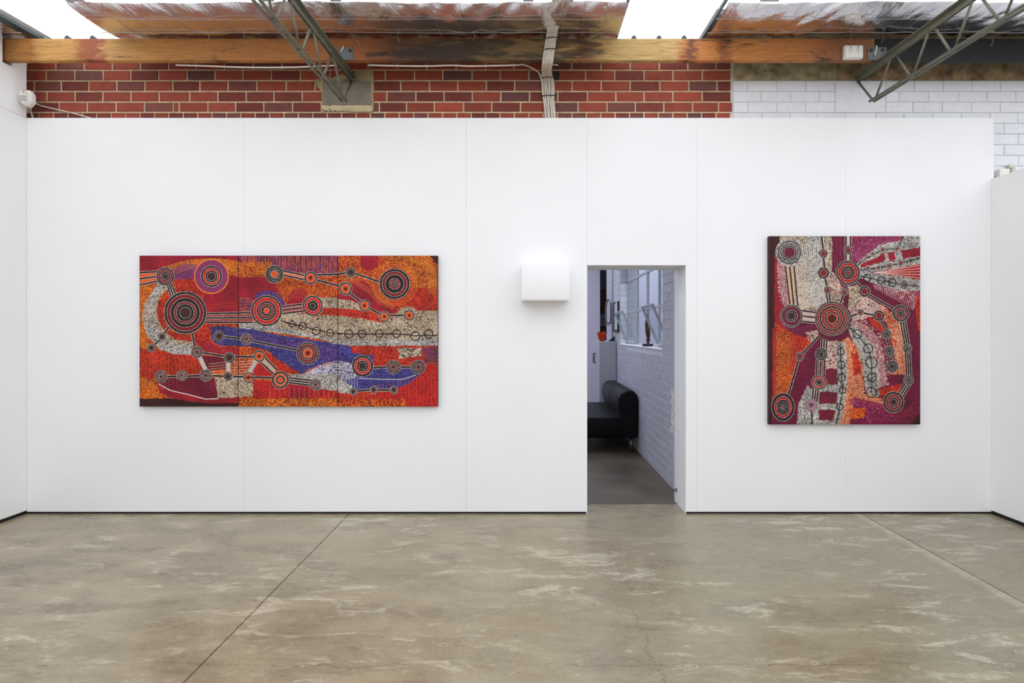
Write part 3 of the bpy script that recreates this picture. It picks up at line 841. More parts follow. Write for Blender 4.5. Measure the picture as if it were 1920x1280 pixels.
# ------------------------------------------------------------------ double power point on the purlin
p, q = P(1579, 113, D0 + PF), P(1613.5, 89, D0 + PF)
gp = boxes('power_point', [(p.x, q.x, PF - .034, PF - .0005, p.z, q.z)], bevel=.004, seg=2)
out = link('power_point', gp, M_PLASTIC, label='white double power point mounted on the brown purlin', cat='socket')
link('face_plate', boxes('face_plate', [(p.x + .006, q.x - .004, PF - .041, PF - .0335, p.z + .004, q.z - .004)], bevel=.003, seg=2), M_PLASTIC, out)
for sx in (.042, .100):
    for (dx, dz, w_, h_) in ((-.009, .006, .0028, .011), (.009, .006, .0028, .011), (0, -.012, .0028, .012)):
        x, z = p.x + sx + dx, p.z + .05 + dz
        link('slot', boxes('slot', [(x - w_ / 2, x + w_ / 2, PF - .0416, PF - .0405, z - h_ / 2, z + h_ / 2)]), M_SLOT, out)
    x, z = p.x + sx, p.z + .079
    link('rocker_switch', boxes('rocker_switch', [(x - .007, x + .007, PF - .0445, PF - .0405, z - .009, z + .009)], bevel=.001, seg=1), M_PLASTIC2, out)

# ------------------------------------------------------------------ motion sensor at the corner
pc = P(52, 185, D0 - .06)
sen = empty('motion_sensor', pc + Vector((0, 0, -.06)), 'white faceted motion sensor fixed at the corner beside the red brick', 'sensor')
hw, hh = .047, .062
def sensor_body():
    ol = [(-hw * .75, hh), (hw * .55, hh), (hw, hh * .45), (hw, -hh * .55), (hw * .45, -hh), (-hw * .3, -hh), (-hw, -hh * .6), (-hw, hh * .7)]
    V = []
    for (sc, y) in ((1.0, .02), (1.0, -.012), (.78, -.036)):
        V += [(pc.x + a * sc, pc.y + y, pc.z + b * sc) for a, b in ol]
    n = len(ol); F = [tuple(range(n)), tuple(range(3 * n - 1, 2 * n - 1, -1))]
    for r in range(2):
        F += [(r * n + i, (r + 1) * n + i, (r + 1) * n + (i + 1) % n, r * n + (i + 1) % n) for i in range(n)]
    me = mesh('body', V, F)
    bm = bmesh.new(); bm.from_mesh(me); bmesh.ops.recalc_face_normals(bm, faces=bm.faces); bm.to_mesh(me); bm.free()
    return me
link('body', sensor_body(), M_PLASTIC, sen)
link('bracket', boxes('bracket', [(XL + .0005, pc.x + .03, pc.y + .02, pc.y + .032, pc.z - .03, pc.z + .03)]), M_PLASTIC, sen)
link('lens', boxes('lens', [(pc.x - .03, pc.x + .028, pc.y - .040, pc.y - .034, pc.z - .034, pc.z + .012)], bevel=.003, seg=2), M_PLASTIC2, sen)
link('indicator', prism('indicator', [(pc.x - .012, pc.z + .048), (pc.x + .014, pc.z + .048), (pc.x, pc.z + .024)], 'y', pc.y - .0385, pc.y - .034), M_PLASTIC2, sen)
link('sticker', boxes('sticker', [(pc.x + .014, pc.x + .034, pc.y - .037, pc.y - .030, pc.z + .022, pc.z + .032)]), M_YELLOW, sen)
cable('sensor_cable', [pc + Vector((.045, .01, -.03)), P(80, 199, DB - .012), P(110, 206, DB - .008), P(140, 213, DB - .008), P(176, 223, DB - .008)], .0048, None, parent=sen)
cable('sensor_cable', [pc + Vector((.004, .02, -.06)), P(56, 206, DB - .02), P(59, 214, DB - .015), P(63, 226, DB - .012)], .0075, None, parent=sen)

# ------------------------------------------------------------------ white cover box on the lined wall
dbx = .165
dd = D0 - dbx
p, q = P(977.5, 561.5, dd), P(1068, 494.5, dd)
cb = link('wall_box', boxes('wall_box', [(p.x, q.x, -dbx, -.0005, p.z, q.z)], bevel=.0025, seg=2), M_WALL, label='plain white rectangular box fixed to the white wall beside the doorway', cat='box')
link('bottom_lip', boxes('bottom_lip', [(p.x + .004, q.x - .004, -dbx + .003, -dbx + .010, p.z - .006, p.z + .001)]), M_TRIMW, cb)

# ------------------------------------------------------------------ bits above the right screen wall
p, q = P(1871, 340, DB - .03), P(1890, 317, DB - .03)
link('junction_box', boxes('junction_box', [(p.x, q.x, YB - .05, YB - .002, p.z, q.z)], bevel=.004, seg=2), M_PLASTIC, label='small white junction box on the painted brick above the side wall', cat='box')
c0 = P(1899, 345, DB - .02)
link('conduit', tube('conduit', curve_pts([c0, P(1899.5, 330, DB - .02), P(1899, 317, DB - .02), P(1895.5, 312, DB - .02), P(1890, 312.5, DB - .02)], 5), .018, 10), mat('cream_conduit', (214, 210, 196), rough=.5), label='cream conduit elbow on the painted brick above the side wall', cat='pipe')

# ------------------------------------------------------------------ door chain and stop on the reveal
ch = empty('plastic_chain', P(1262, 770, D0 + REV + .012), 'white plastic chain hanging at the back edge of the doorway', 'chain')
def link_mesh(a, b, r, rot):
    pts = []
    for k in range(17):
        an = 2 * math.pi * k / 16
        u, v = a * math.cos(an), b * math.sin(an)
        pts.append((u * math.cos(rot), u * math.sin(rot), v))
    V, F = tube_vf(pts, r, 6)
    return mesh('chain_link', V, F[:-2], smooth=True)
LA, LB = link_mesh(.0095, .024, .0034, .1), link_mesh(.0095, .024, .0034, 1.45)
top = P(1262.3, 735, D0 + REV + .014); bot = P(1262, 804, D0 + REV + .014)
nl = 9
for i in range(nl):
    t = i / (nl - 1)
    o = link('chain_link', LA if i % 2 == 0 else LB, M_CHAIN, ch)
    w = top.lerp(bot, t)
    o.location = (w.x - .004 + .003 * math.sin(i * 2.1), w.y + .004, w.z)
link('hook', tube('hook', curve_pts([top + Vector((.012, .004, .03)), top + Vector((-.002, .004, .038)), top + Vector((-.008, .004, .02))], 4), .003, 6), M_SASH, ch)
st = P(1269.5, 918, D0 + REV * .78)
link('door_stop', lathe('door_stop', [(.0, 0), (.017, 0), (.017, .006), (.010, .012), (.009, .022), (.013, .026), (.013, .034), (.0, .036)], 14), M_BUMPER, label='small grey rubber door stop low on the doorway jamb', cat='door stop')
o = bpy.data.objects['door_stop']; o.location = (DX1 - .0005, st.y, st.z); o.rotation_euler = (0, -math.pi / 2, 0)
# ------------------------------------------------------------------ back room seen through the doorway
XS = 1.345                                           # face of its painted brick side wall
def yx(px, x): return x * FPX / (px - VX) - D0       # Y of a point on plane X=x seen at column px
WY0, WY1 = yx(1241, XS), yx(1163, XS)                # window opening
WZ0, WZ1 = 1.285, 2.66
YE = yx(1137, XS)                                    # wall ends
WT = .235
YN = 3.05                                            # single bricks up to here, texture beyond
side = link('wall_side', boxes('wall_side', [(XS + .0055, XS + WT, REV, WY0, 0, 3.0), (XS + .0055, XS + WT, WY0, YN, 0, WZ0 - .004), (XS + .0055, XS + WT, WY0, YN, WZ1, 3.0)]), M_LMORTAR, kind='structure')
def far_brick():
    m, nt, N, L, b = new_mat('painted_brickwork_far')
    geo = N.new('ShaderNodeNewGeometry').outputs['Position']
    sx = N.new('ShaderNodeSeparateXYZ'); L.new(geo, sx.inputs[0])
    cx = N.new('ShaderNodeCombineXYZ'); L.new(sx.outputs[1], cx.inputs[0]); L.new(sx.outputs[2], cx.inputs[1])
    br = N.new('ShaderNodeTexBrick')
    br.inputs['Scale'].default_value = 1.0; br.inputs['Brick Width'].default_value = .239; br.inputs['Row Height'].default_value = .0875
    br.inputs['Mortar Size'].default_value = .005
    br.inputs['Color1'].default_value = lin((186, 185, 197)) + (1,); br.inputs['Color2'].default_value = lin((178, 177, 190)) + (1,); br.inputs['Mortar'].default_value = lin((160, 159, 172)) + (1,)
    L.new(cx.outputs[0], br.inputs['Vector']); L.new(br.outputs['Color'], b.inputs['Base Color'])
    b.inputs['Roughness'].default_value = .65
    return m
M_FARBRICK = far_brick()
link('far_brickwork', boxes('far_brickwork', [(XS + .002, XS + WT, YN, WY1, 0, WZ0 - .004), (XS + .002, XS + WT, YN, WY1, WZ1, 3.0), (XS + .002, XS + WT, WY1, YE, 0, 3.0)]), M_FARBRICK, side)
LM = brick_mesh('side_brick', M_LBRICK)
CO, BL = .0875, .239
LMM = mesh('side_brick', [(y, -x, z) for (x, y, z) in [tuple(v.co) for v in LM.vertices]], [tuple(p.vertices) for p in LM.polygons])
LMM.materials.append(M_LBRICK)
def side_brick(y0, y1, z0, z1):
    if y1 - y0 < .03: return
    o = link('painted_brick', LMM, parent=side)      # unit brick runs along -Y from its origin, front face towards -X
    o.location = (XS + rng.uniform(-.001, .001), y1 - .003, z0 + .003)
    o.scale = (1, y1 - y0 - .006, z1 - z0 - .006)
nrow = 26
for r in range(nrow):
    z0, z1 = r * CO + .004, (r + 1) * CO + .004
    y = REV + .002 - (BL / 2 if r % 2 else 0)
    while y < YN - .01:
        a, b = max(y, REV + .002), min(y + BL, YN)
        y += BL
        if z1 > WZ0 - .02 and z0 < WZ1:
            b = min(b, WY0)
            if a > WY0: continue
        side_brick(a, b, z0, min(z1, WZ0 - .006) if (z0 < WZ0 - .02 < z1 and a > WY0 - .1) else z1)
# far window jamb: reveal bricks coloured white to carry the daylight on them
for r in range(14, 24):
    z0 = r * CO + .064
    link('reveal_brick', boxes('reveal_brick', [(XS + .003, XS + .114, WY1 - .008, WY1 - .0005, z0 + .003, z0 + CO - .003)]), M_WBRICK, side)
XG = (1178 - VX) * (WY1 + D0) / FPX                   # window plane
sill = link('window_sill', boxes('window_sill', [(XS - .004, XG + .05, WY0, WY1, WZ0 - .004, WZ0 + .012)]), M_PURLINW, side)

cols = [WY1] + [yx(px, XG) for px in (1196, 1215, 1237)] + [WY0]
ZM, ZU = 1.75, 2.20
win1 = link('window_1', boxes('window_1', [(XG - .014, XG + .014, WY0, WY0 + .03, WZ0 + .012, WZ1), (XG - .014, XG + .014, WY1 - .03, WY1 - .009, WZ0 + .012, WZ1),
                                         (XG - .014, XG + .014, WY0, WY1 - .009, WZ0 + .012, WZ0 + .03), (XG - .014, XG + .014, WY0, WY1 - .009, WZ1 - .03, WZ1)]), M_SASH, kind='structure')
for c in cols[1:4]:
    link('mullion', boxes('mullion', [(XG - .016, XG + .014, c - .014, c + .014, WZ0 + .03, WZ1 - .03)]), M_SASH, win1)
for z in (ZM, ZU):
    link('transom', boxes('transom', [(XG - .013, XG + .012, WY0 + .03, WY1 - .03, z - .014, z + .014)]), M_SASH, win1)
zs = [WZ0 + .03, ZM, ZU, WZ1 - .03]
for i in range(4):
    for j in range(3):
        if j == 0 and i in (0, 3): continue
        link('pane', boxes('pane', [(XG - .002, XG + .002, cols[i + 1] + .014, cols[i] - .014, zs[j] + .012, zs[j + 1] - .012)]), M_PANE, win1)
# two hopper sashes tilted into the room
for i in (0, 3):
    ya, yb = cols[i + 1] + .012, cols[i] - .014
    if i == 3: ya = WY0 - .20 if False else WY0 + .03
    b0 = Vector((XG - .02, 0, WZ0 + .03)); tilt = Vector((-.185, 0, .435))
    def pt(y, t, off=0): 
        nrm = Vector((tilt.z, 0, -tilt.x)).normalized()
        v = b0 + tilt * t + nrm * off; return Vector((v.x, y, v.z))
    def quadbar(y0, y1, t0, t1):
        V = [pt(y, t, o) for o in (-.011, .011) for (y, t) in ((y0, t0), (y1, t0), (y1, t1), (y0, t1))]
        return V
    V, F = [], []
    for (y0, y1, t0, t1) in ((ya, yb, 0, .055), (ya, yb, .945, 1), (ya, ya + .026, .055, .945), (yb - .026, yb, .055, .945)):
        k = len(V); V += quadbar(y0, y1, t0, t1); F += [tuple(k + q for q in f) for f in BOXF]
    sash = link('hopper_sash', mesh('hopper_sash', V, F), M_SASH, win1)
    Vp = [pt(y, t, o) for o in (-.002, .002) for (y, t) in ((ya + .026, .055), (yb - .026, .055), (yb - .026, .945), (ya + .026, .945))]
    link('pane', mesh('pane', Vp, BOXF), M_PANE, sash)

# walls, ceiling of the back rooms
link('ceiling_back', boxes('ceiling_back', [(-2.6, XS + WT, REV, 1.2, 3.0, 3.1), (-2.6, -2.4, 1.2, 6.5, 3.0, 3.1), (1.05, XS + WT, 1.2, 6.5, 3.0, 3.1), (-2.6, XS + WT, 6.5, 9.4, 3.0, 3.1), (XS + WT, 2.4, YE - .1, 9.4, 3.0, 3.1)]), M_FARWALL, kind='structure')
link('window_5', mesh('added_roof_light', [(-2.4, 1.2, 3.05), (1.05, 1.2, 3.05), (1.05, 6.5, 3.05), (-2.4, 6.5, 3.05)], [(0, 1, 2, 3)]), sheet_mat('milky_added_rooflight', (.90, .92, 1.0), .1), kind='structure')  # unseen rooflight added to brighten the back room
portal('added_rooflight_portal', -2.4, 1.05, 1.2, 6.5, 3.08)
YF = 11.0 - D0
link('wall_far', boxes('wall_far', [(-2.6, P(1125, 0, 11.0).x, YF, YF + .1, 0, 3.0)]), M_FARWALL, kind='structure')
link('wall_back_room_left', boxes('wall_back_room_left', [(-2.8, -2.6, REV, 9.4, 0, 3.1)]), M_FARWALL, kind='structure')
link('wall_back_room_end', boxes('wall_back_room_end', [(-2.6, 2.4, 9.2, 9.4, 0, 3.1), (2.2, 2.4, YE, 9.2, 0, 3.1), (XS + WT, 2.4, YE - .1, YE, 0, 3.1)]), M_FARWALL, kind='structure')
# tall brown shelving in the opening beyond
d = 12.3
p, q = P(1118, 541, d), P(1142, 541, d)
shf = empty('brown_shelving', (p.x, d - D0 + .2, 0), 'tall brown timber shelving in the far opening past the brick wall', 'shelving')
zt = P(0, 541, d).z
for z0, z1 in ((P(0, 588, d).z, zt),):
    nb = 7
    for k in range(nb):
        a = z0 + (z1 - z0) * k / nb
        link('shelf_board', boxes('shelf_board', [(p.x, q.x, d - D0 + .02 * (k % 2), d - D0 + .2, a + .004, a + (z1 - z0) / nb - .004)]), M_BROWN, shf)
link('upright', boxes('upright', [(p.x, q.x, d - D0 + .2, d - D0 + .24, 0, zt)]), mat('dark_brown_timber', (66, 32, 20), rough=.7), shf)
link('pale_panel', boxes('pale_panel', [(p.x, q.x, d - D0 + .1, d - D0 + .2, P(0, 611, d).z, P(0, 588, d).z)]), M_FARBOARD, shf)
link('lower_panel', boxes('lower_panel', [(p.x, q.x, d - D0 + .06, d - D0 + .2, 0, P(0, 611, d).z)]), M_BROWN, shf)
pp, qq = P(1131.5, 605, d), P(1136, 597, d)
fr = link('small_picture', boxes('small_picture', [(pp.x, qq.x, d - D0 + .085, d - D0 + .099, pp.z, qq.z)]), mat('red_brown_frame', (120, 50, 40)), label='tiny red framed picture on the pale panel of the far shelving', cat='picture')
link('print', boxes('print', [(pp.x + .012, qq.x - .012, d - D0 + .083, d - D0 + .086, pp.z + .015, qq.z - .015)]), M_FARBOARD, fr)

# neighbouring building across the lane, seen past the open sashes
lane = link('wall_neighbour', boxes('wall_neighbour', [(3.6, 3.8, -.2 + REV + .3, 14, -.2, 3.1)]), mat('pale_pink_render', (240, 230, 234), rough=.9), kind='structure')
link('ground_lane', boxes('ground_lane', [(XS + WT + .01, 3.6, REV, 14, -.2, -.1)]), mat('lane_concrete', (186, 186, 186), rough=.9), kind='structure')

# ---- tall cupboard
cd0 = 8.42
yc0, yc1 = cd0 - D0, cd0 / .896 - D0
cx0, cx1 = P(1124, 0, cd0).x, XS - .006
cz = P(0, 640, cd0).z
cab = empty('cupboard', (cx0, yc0, 0), 'tall lilac-grey cupboard against the brick wall behind the sofa', 'cupboard')
link('body', boxes('body', [(cx0 + .016, cx1, yc0, yc1, .03, cz)], bevel=.002, seg=1), M_CABINET, cab)
for (a, b) in ((yc0 + .002, (yc0 + yc1) / 2 - .002), ((yc0 + yc1) / 2 + .002, yc1 - .002)):
    dr = link('door', boxes('door', [(cx0, cx0 + .015, a, b, .035, cz - .004)], bevel=.001, seg=1), M_CABINET, cab)
    hy = b - .07 if a < yc0 + .1 else a + .07
    link('handle', tube('handle', [(cx0, hy, 1.12), (cx0 - .028, hy, 1.12), (cx0 - .028, hy, .97), (cx0, hy, .97)], .007, 6), M_SLOT, dr)
# orange glass bowl on the cupboard
vd = cd0 + .16
vz = cz
def petal(r, z, an):
    k = max(0, (z - .05) / .1)
    return (r * (1 + .07 * k * math.cos(6 * an)), z + .02 * k * math.cos(6 * an))
vs_p = [(.0, 0), (.035, 0), (.038, .006), (.046, .03), (.060, .065), (.070, .10), (.076, .128), (.078, .135), (.072, .132), (.064, .10), (.052, .06), (.036, .03), (.0, .022)]
vb = link('glass_bowl', lathe('glass_bowl', vs_p, 48, petal), M_VASE, label='red-orange petal-rimmed glass bowl on top of the tall cupboard', cat='bowl')
w = P(1128.5, 640, vd); vb.location = (w.x, w.y, cz + .001)
# dark leaf-shaped ornament on the cupboard
od = cd0 + .12
V = []
op = [(-.05, 0), (.05, 0), (.054, .05), (.05, .1), (.03, .085), (.0, .055), (-.03, .025)]
w = P(1146.5, 640, od)
dk = link('dark_ornament', prism('dark_ornament', [(w.x + a * .9, cz + .001 + b * .9) for a, b in op], 'y', od - D0 - .03, od - D0 + .03), M_DARKITEM, label='small dark glazed wedge-shaped ornament on the cupboard by the brick wall', cat='ornament')
md = dk.modifiers.new('bev', 'BEVEL'); md.width = .008; md.segments = 3

# ---- mirrors and conduit on the side wall
def wall_plate(name, pxa, pxb, pya, pyb, thick, material, arch=False, parent=None, lift=0.0, **kw):
    """plate standing off the side wall between two columns/rows of the picture"""
    x = XS - lift
    ya, yb = yx(pxb, x), yx(pxa, x)
    dm = (ya + yb) / 2 + D0
    z0, z1 = H - (pyb - VY) * dm / FPX, H - (pya - VY) * dm / FPX
    if arch:
        r = (yb - ya) / 2; cy = (ya + yb) / 2
        poly = [(ya, z0 + .08), (ya + .05, z0), (yb - .05, z0), (yb, z0 + .08)]
        poly += [(cy + r * math.cos(t), z1 - r * .8 + r * .8 * math.sin(t)) for t in [math.pi * k / 12 for k in range(13)]]
    else:
        poly = [(ya, z0), (yb, z0), (yb, z1), (ya, z1)]
    return link(name, prism(name, poly, 'x', x - thick, x - .001), material, parent, **kw)
# tag-shaped mirror on a bracket, turned a little into the room
mir = wall_plate('arched_mirror', 1137.6, 1145, 561, 606, .03, M_SLOT, arch=True, label='mirror with rounded top on the back room brick wall near the cupboard', cat='mirror')
wall_plate('mirror_glass', 1138, 1144.6, 563, 604.5, .002, M_MIRROR, arch=True, parent=mir, lift=.031)
m2 = wall_plate('framed_mirror', 1151.5, 1161, 566, 622, .028, M_SLOT, label='dark framed rectangular mirror beside the back room window', cat='mirror')
wall_plate('mirror_glass', 1152.5, 1157, 569, 618, .003, M_MIRROR, parent=m2, lift=.028)
yp = yx(1148, XS - .015)
link('wall_pipe', tube('wall_pipe', [(XS - .016, yp, cz + .02), (XS - .016, yp, 2.98)], .013, 8), M_SASH, label='thin grey pipe running up the back room wall above the cupboard', cat='pipe')
yc = yx(1156, XS - .05)
dm = yc + D0
zl = H - (617 - VY) * dm / FPX
link('blind_cord', tube('blind_cord', curve_pts([(XS - .05, yc + .04, 2.9), (XS - .05, yc + .04, 2.2), (XS - .05, yc + .04, zl + .06), (XS - .05, yc + .015, zl), (XS - .05, yc - .02, zl), (XS - .05, yc - .045, zl + .06), (XS - .05, yc - .045, 2.2), (XS - .05, yc - .045, 2.9)], 6), .004, 6), M_CHAIN,
     label='thin white looped cord hanging in front of the dark framed mirror', cat='cord')

# ---- carved figure on the window sill
xs_ = XS + .055
sd = xs_ * FPX / (1214.5 - VX)
sy = sd - D0
sc = sd / FPX
scu = empty('carved_figure', (xs_, sy, WZ0 + .012), 'dark carved wooden figure on a navy block on the window sill', 'sculpture')
link('plinth', boxes('plinth', [(xs_ - .055, xs_ + .052, sy - .05, sy + .05, WZ0 + .0125, WZ0 + .042)], bevel=.002, seg=1), M_NAVY, scu)
pts, rad = [], []
zb0 = WZ0 + .042
rr = random.Random(4)
prof_r = [.012, .014, .026, .022, .02, .024, .026, .028, .027, .028, .026, .025, .023, .024, .017, .013, .019, .014, .006]
for k, r in enumerate(prof_r):
    t = k / (len(prof_r) - 1)
    pts.append((xs_ + .004 * math.sin(t * 7) - .012 * t + .004, sy + .005 * math.cos(t * 9), zb0 + t * .345))
    rad.append(r + rr.uniform(-.002, .002))
link('figure', tube('figure', pts, rad, 10), M_CARVED, scu)
V, F = [], []
for k in range(11):
    z = zb0 + .05 + k * .022
    kk = len(V); a = .02 + .004 * (k % 2)
    V += [(xs_ + .012, sy - .006, z), (xs_ + .012, sy + .006, z), (xs_ + .012 + a * .9, sy, z + .006), (xs_ + .012, sy - .006, z + .014), (xs_ + .012, sy + .006, z + .014)]
    F += [(kk, kk + 2, kk + 1), (kk + 3, kk + 4, kk + 2), (kk, kk + 3, kk + 2), (kk + 1, kk + 2, kk + 4), (kk, kk + 1, kk + 4, kk + 3)]
link('carved_ridge', mesh('carved_ridge', V, F), M_CARVED, scu)

# ---- black leather sofa along the brick wall
s0, s1 = 6.72 - D0, 8.22 - D0
sofa = empty('leather_sofa', (XS - .4, (s0 + s1) / 2, 0), 'black leather two-seat sofa with low rounded back against the painted brick wall', 'sofa')
def rounded(name, lst, bev, seg=4):
    me = boxes(name, lst, bevel=bev, seg=seg)
    for p in me.polygons: p.use_smooth = True
    return me
xb = XS - .012
xf = xb - .80
link('base', rounded('base', [(xf + .01, xb - .02, s0 + .03, s1 - .03, .185, .30)], .02), M_LEATHER, sofa)
ym = (s0 + s1) / 2
link('seat', rounded('seat', [(xf, xb - .17, s0, s1, .178, .43)], .03), M_LEATHER, sofa)
# back: rounded upright slab leaning slightly, thicker at the top
bp_ = [(xb - .20, .30), (xb - .205, .44), (xb - .235, .56), (xb - .235, .66), (xb - .20, .725), (xb - .13, .752), (xb - .05, .748), (xb - .008, .70), (xb, .60), (xb - .002, .20), (xb - .03, .178), (xb - .18, .178)]
me = prism('backrest', bp_, 'y', s0 - .004, s1 + .004)
bk = link('backrest', me, M_LEATHER, sofa)
md = bk.modifiers.new('bev', 'BEVEL'); md.width = .018; md.segments = 3; md.limit_method = 'ANGLE'; md.angle_limit = math.radians(60)
for p_ in me.polygons: p_.use_smooth = len(p_.vertices) == 4
link('seam', tube('seam', [(a, ym, z) for a, z in bp_[1:7]], .004, 6), M_LEATHER, bk)
for (x, y) in ((xb - .07, s0 + .07), (xf + .07, s0 + .07), (xb - .07, s1 - .07), (xf + .07, s1 - .07)):
    link('leg', tube('leg', [(x, y, .001), (x, y, .176)], .027, 12), M_LEGMETAL, sofa)
# ------------------------------------------------------------------ dot paintings
K_ = 2.0                                             # paint samples per photo pixel
BLK, WHT, BRN, MAR, RED, ORG = (34, 30, 30), (236, 226, 216), (66, 36, 34), (126, 28, 34), (196, 36, 34), (214, 82, 34)
PAL = {
    'orange': [((222, 92, 26), 4), ((196, 52, 24), 4), ((236, 132, 40), 2), ((88, 34, 26), 3)],
    'yellow': [((232, 136, 34), 4), ((220, 92, 28), 4), ((176, 60, 24), 2), ((110, 56, 28), 3)],
    'redor': [((206, 44, 28), 5), ((226, 82, 30), 3), ((170, 28, 30), 3), ((104, 26, 26), 2)],
    'red': [((200, 32, 32), 6), ((178, 26, 36), 4), ((214, 60, 34), 2), ((130, 24, 30), 2)],
    'crimson': [((168, 26, 44), 6), ((150, 24, 46), 5), ((182, 36, 48), 3), ((118, 24, 36), 1)],
    'maroon': [((124, 26, 44), 5), ((108, 22, 46), 4), ((140, 32, 56), 3), ((90, 20, 34), 1)],
    'plum': [((118, 24, 54), 6), ((104, 22, 52), 5), ((136, 36, 74), 2), ((88, 18, 40), 1)],
    'magenta': [((150, 34, 76), 5), ((126, 30, 70), 5), ((184, 80, 120), 2), ((110, 24, 56), 2)],
    'violet': [((96, 58, 140), 4), ((74, 48, 116), 4), ((128, 92, 164), 2), ((52, 34, 70), 2)],
    'blue': [((78, 72, 152), 4), ((58, 52, 120), 5), ((108, 98, 172), 2), ((34, 30, 70), 2)],
    'mauve': [((140, 56, 104), 5), ((122, 48, 108), 4), ((160, 84, 128), 2)],
    'violetor': [((134, 56, 88), 5), ((178, 78, 48), 4), ((104, 54, 100), 3), ((110, 40, 52), 3)],
    'white': [((222, 214, 206), 6), ((64, 58, 58), 3), ((184, 176, 170), 4), ((128, 118, 114), 3)],
    'beige': [((208, 188, 160), 5), ((178, 144, 110), 4), ((78, 58, 50), 3), ((224, 212, 196), 2)],
    'lilacw': [((200, 194, 206), 4), ((96, 88, 150), 4), ((232, 228, 226), 3), ((50, 44, 70), 3)],
    'pink': [((226, 196, 184), 5), ((204, 130, 104), 3), ((96, 52, 46), 3), ((240, 226, 216), 2)],
    'pinkline': [((222, 180, 178), 3), ((136, 30, 56), 6), ((118, 24, 50), 4)],
    'orwhite': [((222, 100, 50), 5), ((238, 190, 150), 3), ((176, 50, 34), 3)],
    'dark': [((64, 28, 28), 6), ((56, 26, 26), 3)],
}
class Art:
    def __init__(s, x0, y0, x1, y1, seed):
        s.x0, s.y0, s.x1, s.y1 = x0, y0, x1, y1
        s.w, s.h = int(round((x1 - x0) * K_)) + 1, int(round((y1 - y0) * K_)) + 1
        s.X, s.Y = np.meshgrid(np.linspace(x0, x1, s.w), np.linspace(y0, y1, s.h))
        s.img = np.zeros((s.h, s.w, 3))
        s.rs = np.random.RandomState(seed)
        # gentle wobble so that no outline is ruler-straight
        def smooth(n):
            g = s.rs.rand(s.h // n + 3, s.w // n + 3) - .5
            yy, xx = np.linspace(0, g.shape[0] - 1.001, s.h), np.linspace(0, g.shape[1] - 1.001, s.w)
            iy, ix = yy.astype(int), xx.astype(int); fy, fx = (yy - iy)[:, None], (xx - ix)[None, :]
            return (g[iy][:, ix] * (1 - fy) * (1 - fx) + g[iy + 1][:, ix] * fy * (1 - fx) + g[iy][:, ix + 1] * (1 - fy) * fx + g[iy + 1][:, ix + 1] * fy * fx)
        s.wx, s.wy = smooth(9) * 2.4, smooth(9) * 2.4
        s.tone = smooth(40)
    def inside(s, pts):
        X, Y = s.X + s.wx, s.Y + s.wy
        m = np.zeros(X.shape, bool)
        n = len(pts)
        for i in range(n):
            (xa, ya), (xb, yb) = pts[i], pts[(i + 1) % n]
            if ya == yb: continue
            c = ((ya > Y) != (yb > Y)) & (X < (xb - xa) * (Y - ya) / (yb - ya) + xa)
            m ^= c
        return m
    def texture(s, m, pal, ang=0.0, L=2.8, Hh=1.9):
        L, Hh = L * .62, Hh * .66
        cols = np.array([c for c, w in PAL[pal]], float); wts = np.array([w for c, w in PAL[pal]], float)
        cum = np.cumsum(wts / wts.sum())
        X, Y = s.X[m] + s.wx[m] * 1.5, s.Y[m] + s.wy[m] * 1.5
        u, v = X * math.cos(ang) + Y * math.sin(ang), -X * math.sin(ang) + Y * math.cos(ang)
        j = np.floor(v / Hh).astype(np.int64)
        i = np.floor(u / L + .5 * (j % 2) + .37 * np.sin(j * 12.9)).astype(np.int64)
        hsh = np.abs(np.sin(i * 127.1 + j * 311.7) * 43758.5453); r = hsh - np.floor(hsh)
        idx = np.searchsorted(cum, r)
        c = cols[np.clip(idx, 0, len(cols) - 1)]
        c = c * (.88 + .26 * s.tone[m])[:, None]
        s.img[m] = c
    def fill(s, pal, pts, ang=0.0, L=2.8, Hh=1.9):
        s.texture(s.inside(pts), pal, ang, L, Hh)
    def disc(s, cx, cy, r, col, ry=None, wob=True):
        ry = ry or r
        dx, dy = (s.X + (s.wx * .6 if wob else 0) - cx) / r, (s.Y + (s.wy * .6 if wob else 0) - cy) / ry
        s.img[dx * dx + dy * dy < 1] = col
    def dot(s, x, y, r, col):
        a0, a1 = int((x - r - s.x0) * K_), int((x + r - s.x0) * K_) + 2
        b0, b1 = int((y - r - s.y0) * K_), int((y + r - s.y0) * K_) + 2
        a0, b0 = max(a0, 0), max(b0, 0)
        if a0 >= a1 or b0 >= b1 or a0 >= s.w or b0 >= s.h: return
        sub = s.img[b0:b1, a0:a1]
        m = (s.X[b0:b1, a0:a1] - x) ** 2 + (s.Y[b0:b1, a0:a1] - y) ** 2 < r * r
        sub[m] = col
    def dring(s, cx, cy, r, col=WHT, ry=None, sp=1.6, dr=.44):
        ry = ry or r
        n = max(5, int(2 * math.pi * r / sp))
        for k in range(n):
            a = 2 * math.pi * (k + s.rs.rand() * .4) / n
            s.dot(cx + r * math.cos(a) + s.rs.uniform(-.25, .25), cy + ry * math.sin(a) + s.rs.uniform(-.25, .25), dr, col)
    def roundel(s, cx, cy, rings, e=1.0):
        s.disc(cx, cy, rings[0][0] + .6, (120, 96, 90), (rings[0][0] + .6) * e)
        for (r, c) in rings:
            s.disc(cx, cy, r, c, r * e)
            s.dring(cx, cy, r, WHT, r * e)
    def ringline(s, cx, cy, r, col=BLK, t=1.0):
        q = np.sqrt((s.X - cx) ** 2 + (s.Y - cy) ** 2)
        s.img[np.abs(q - r) < t] = col
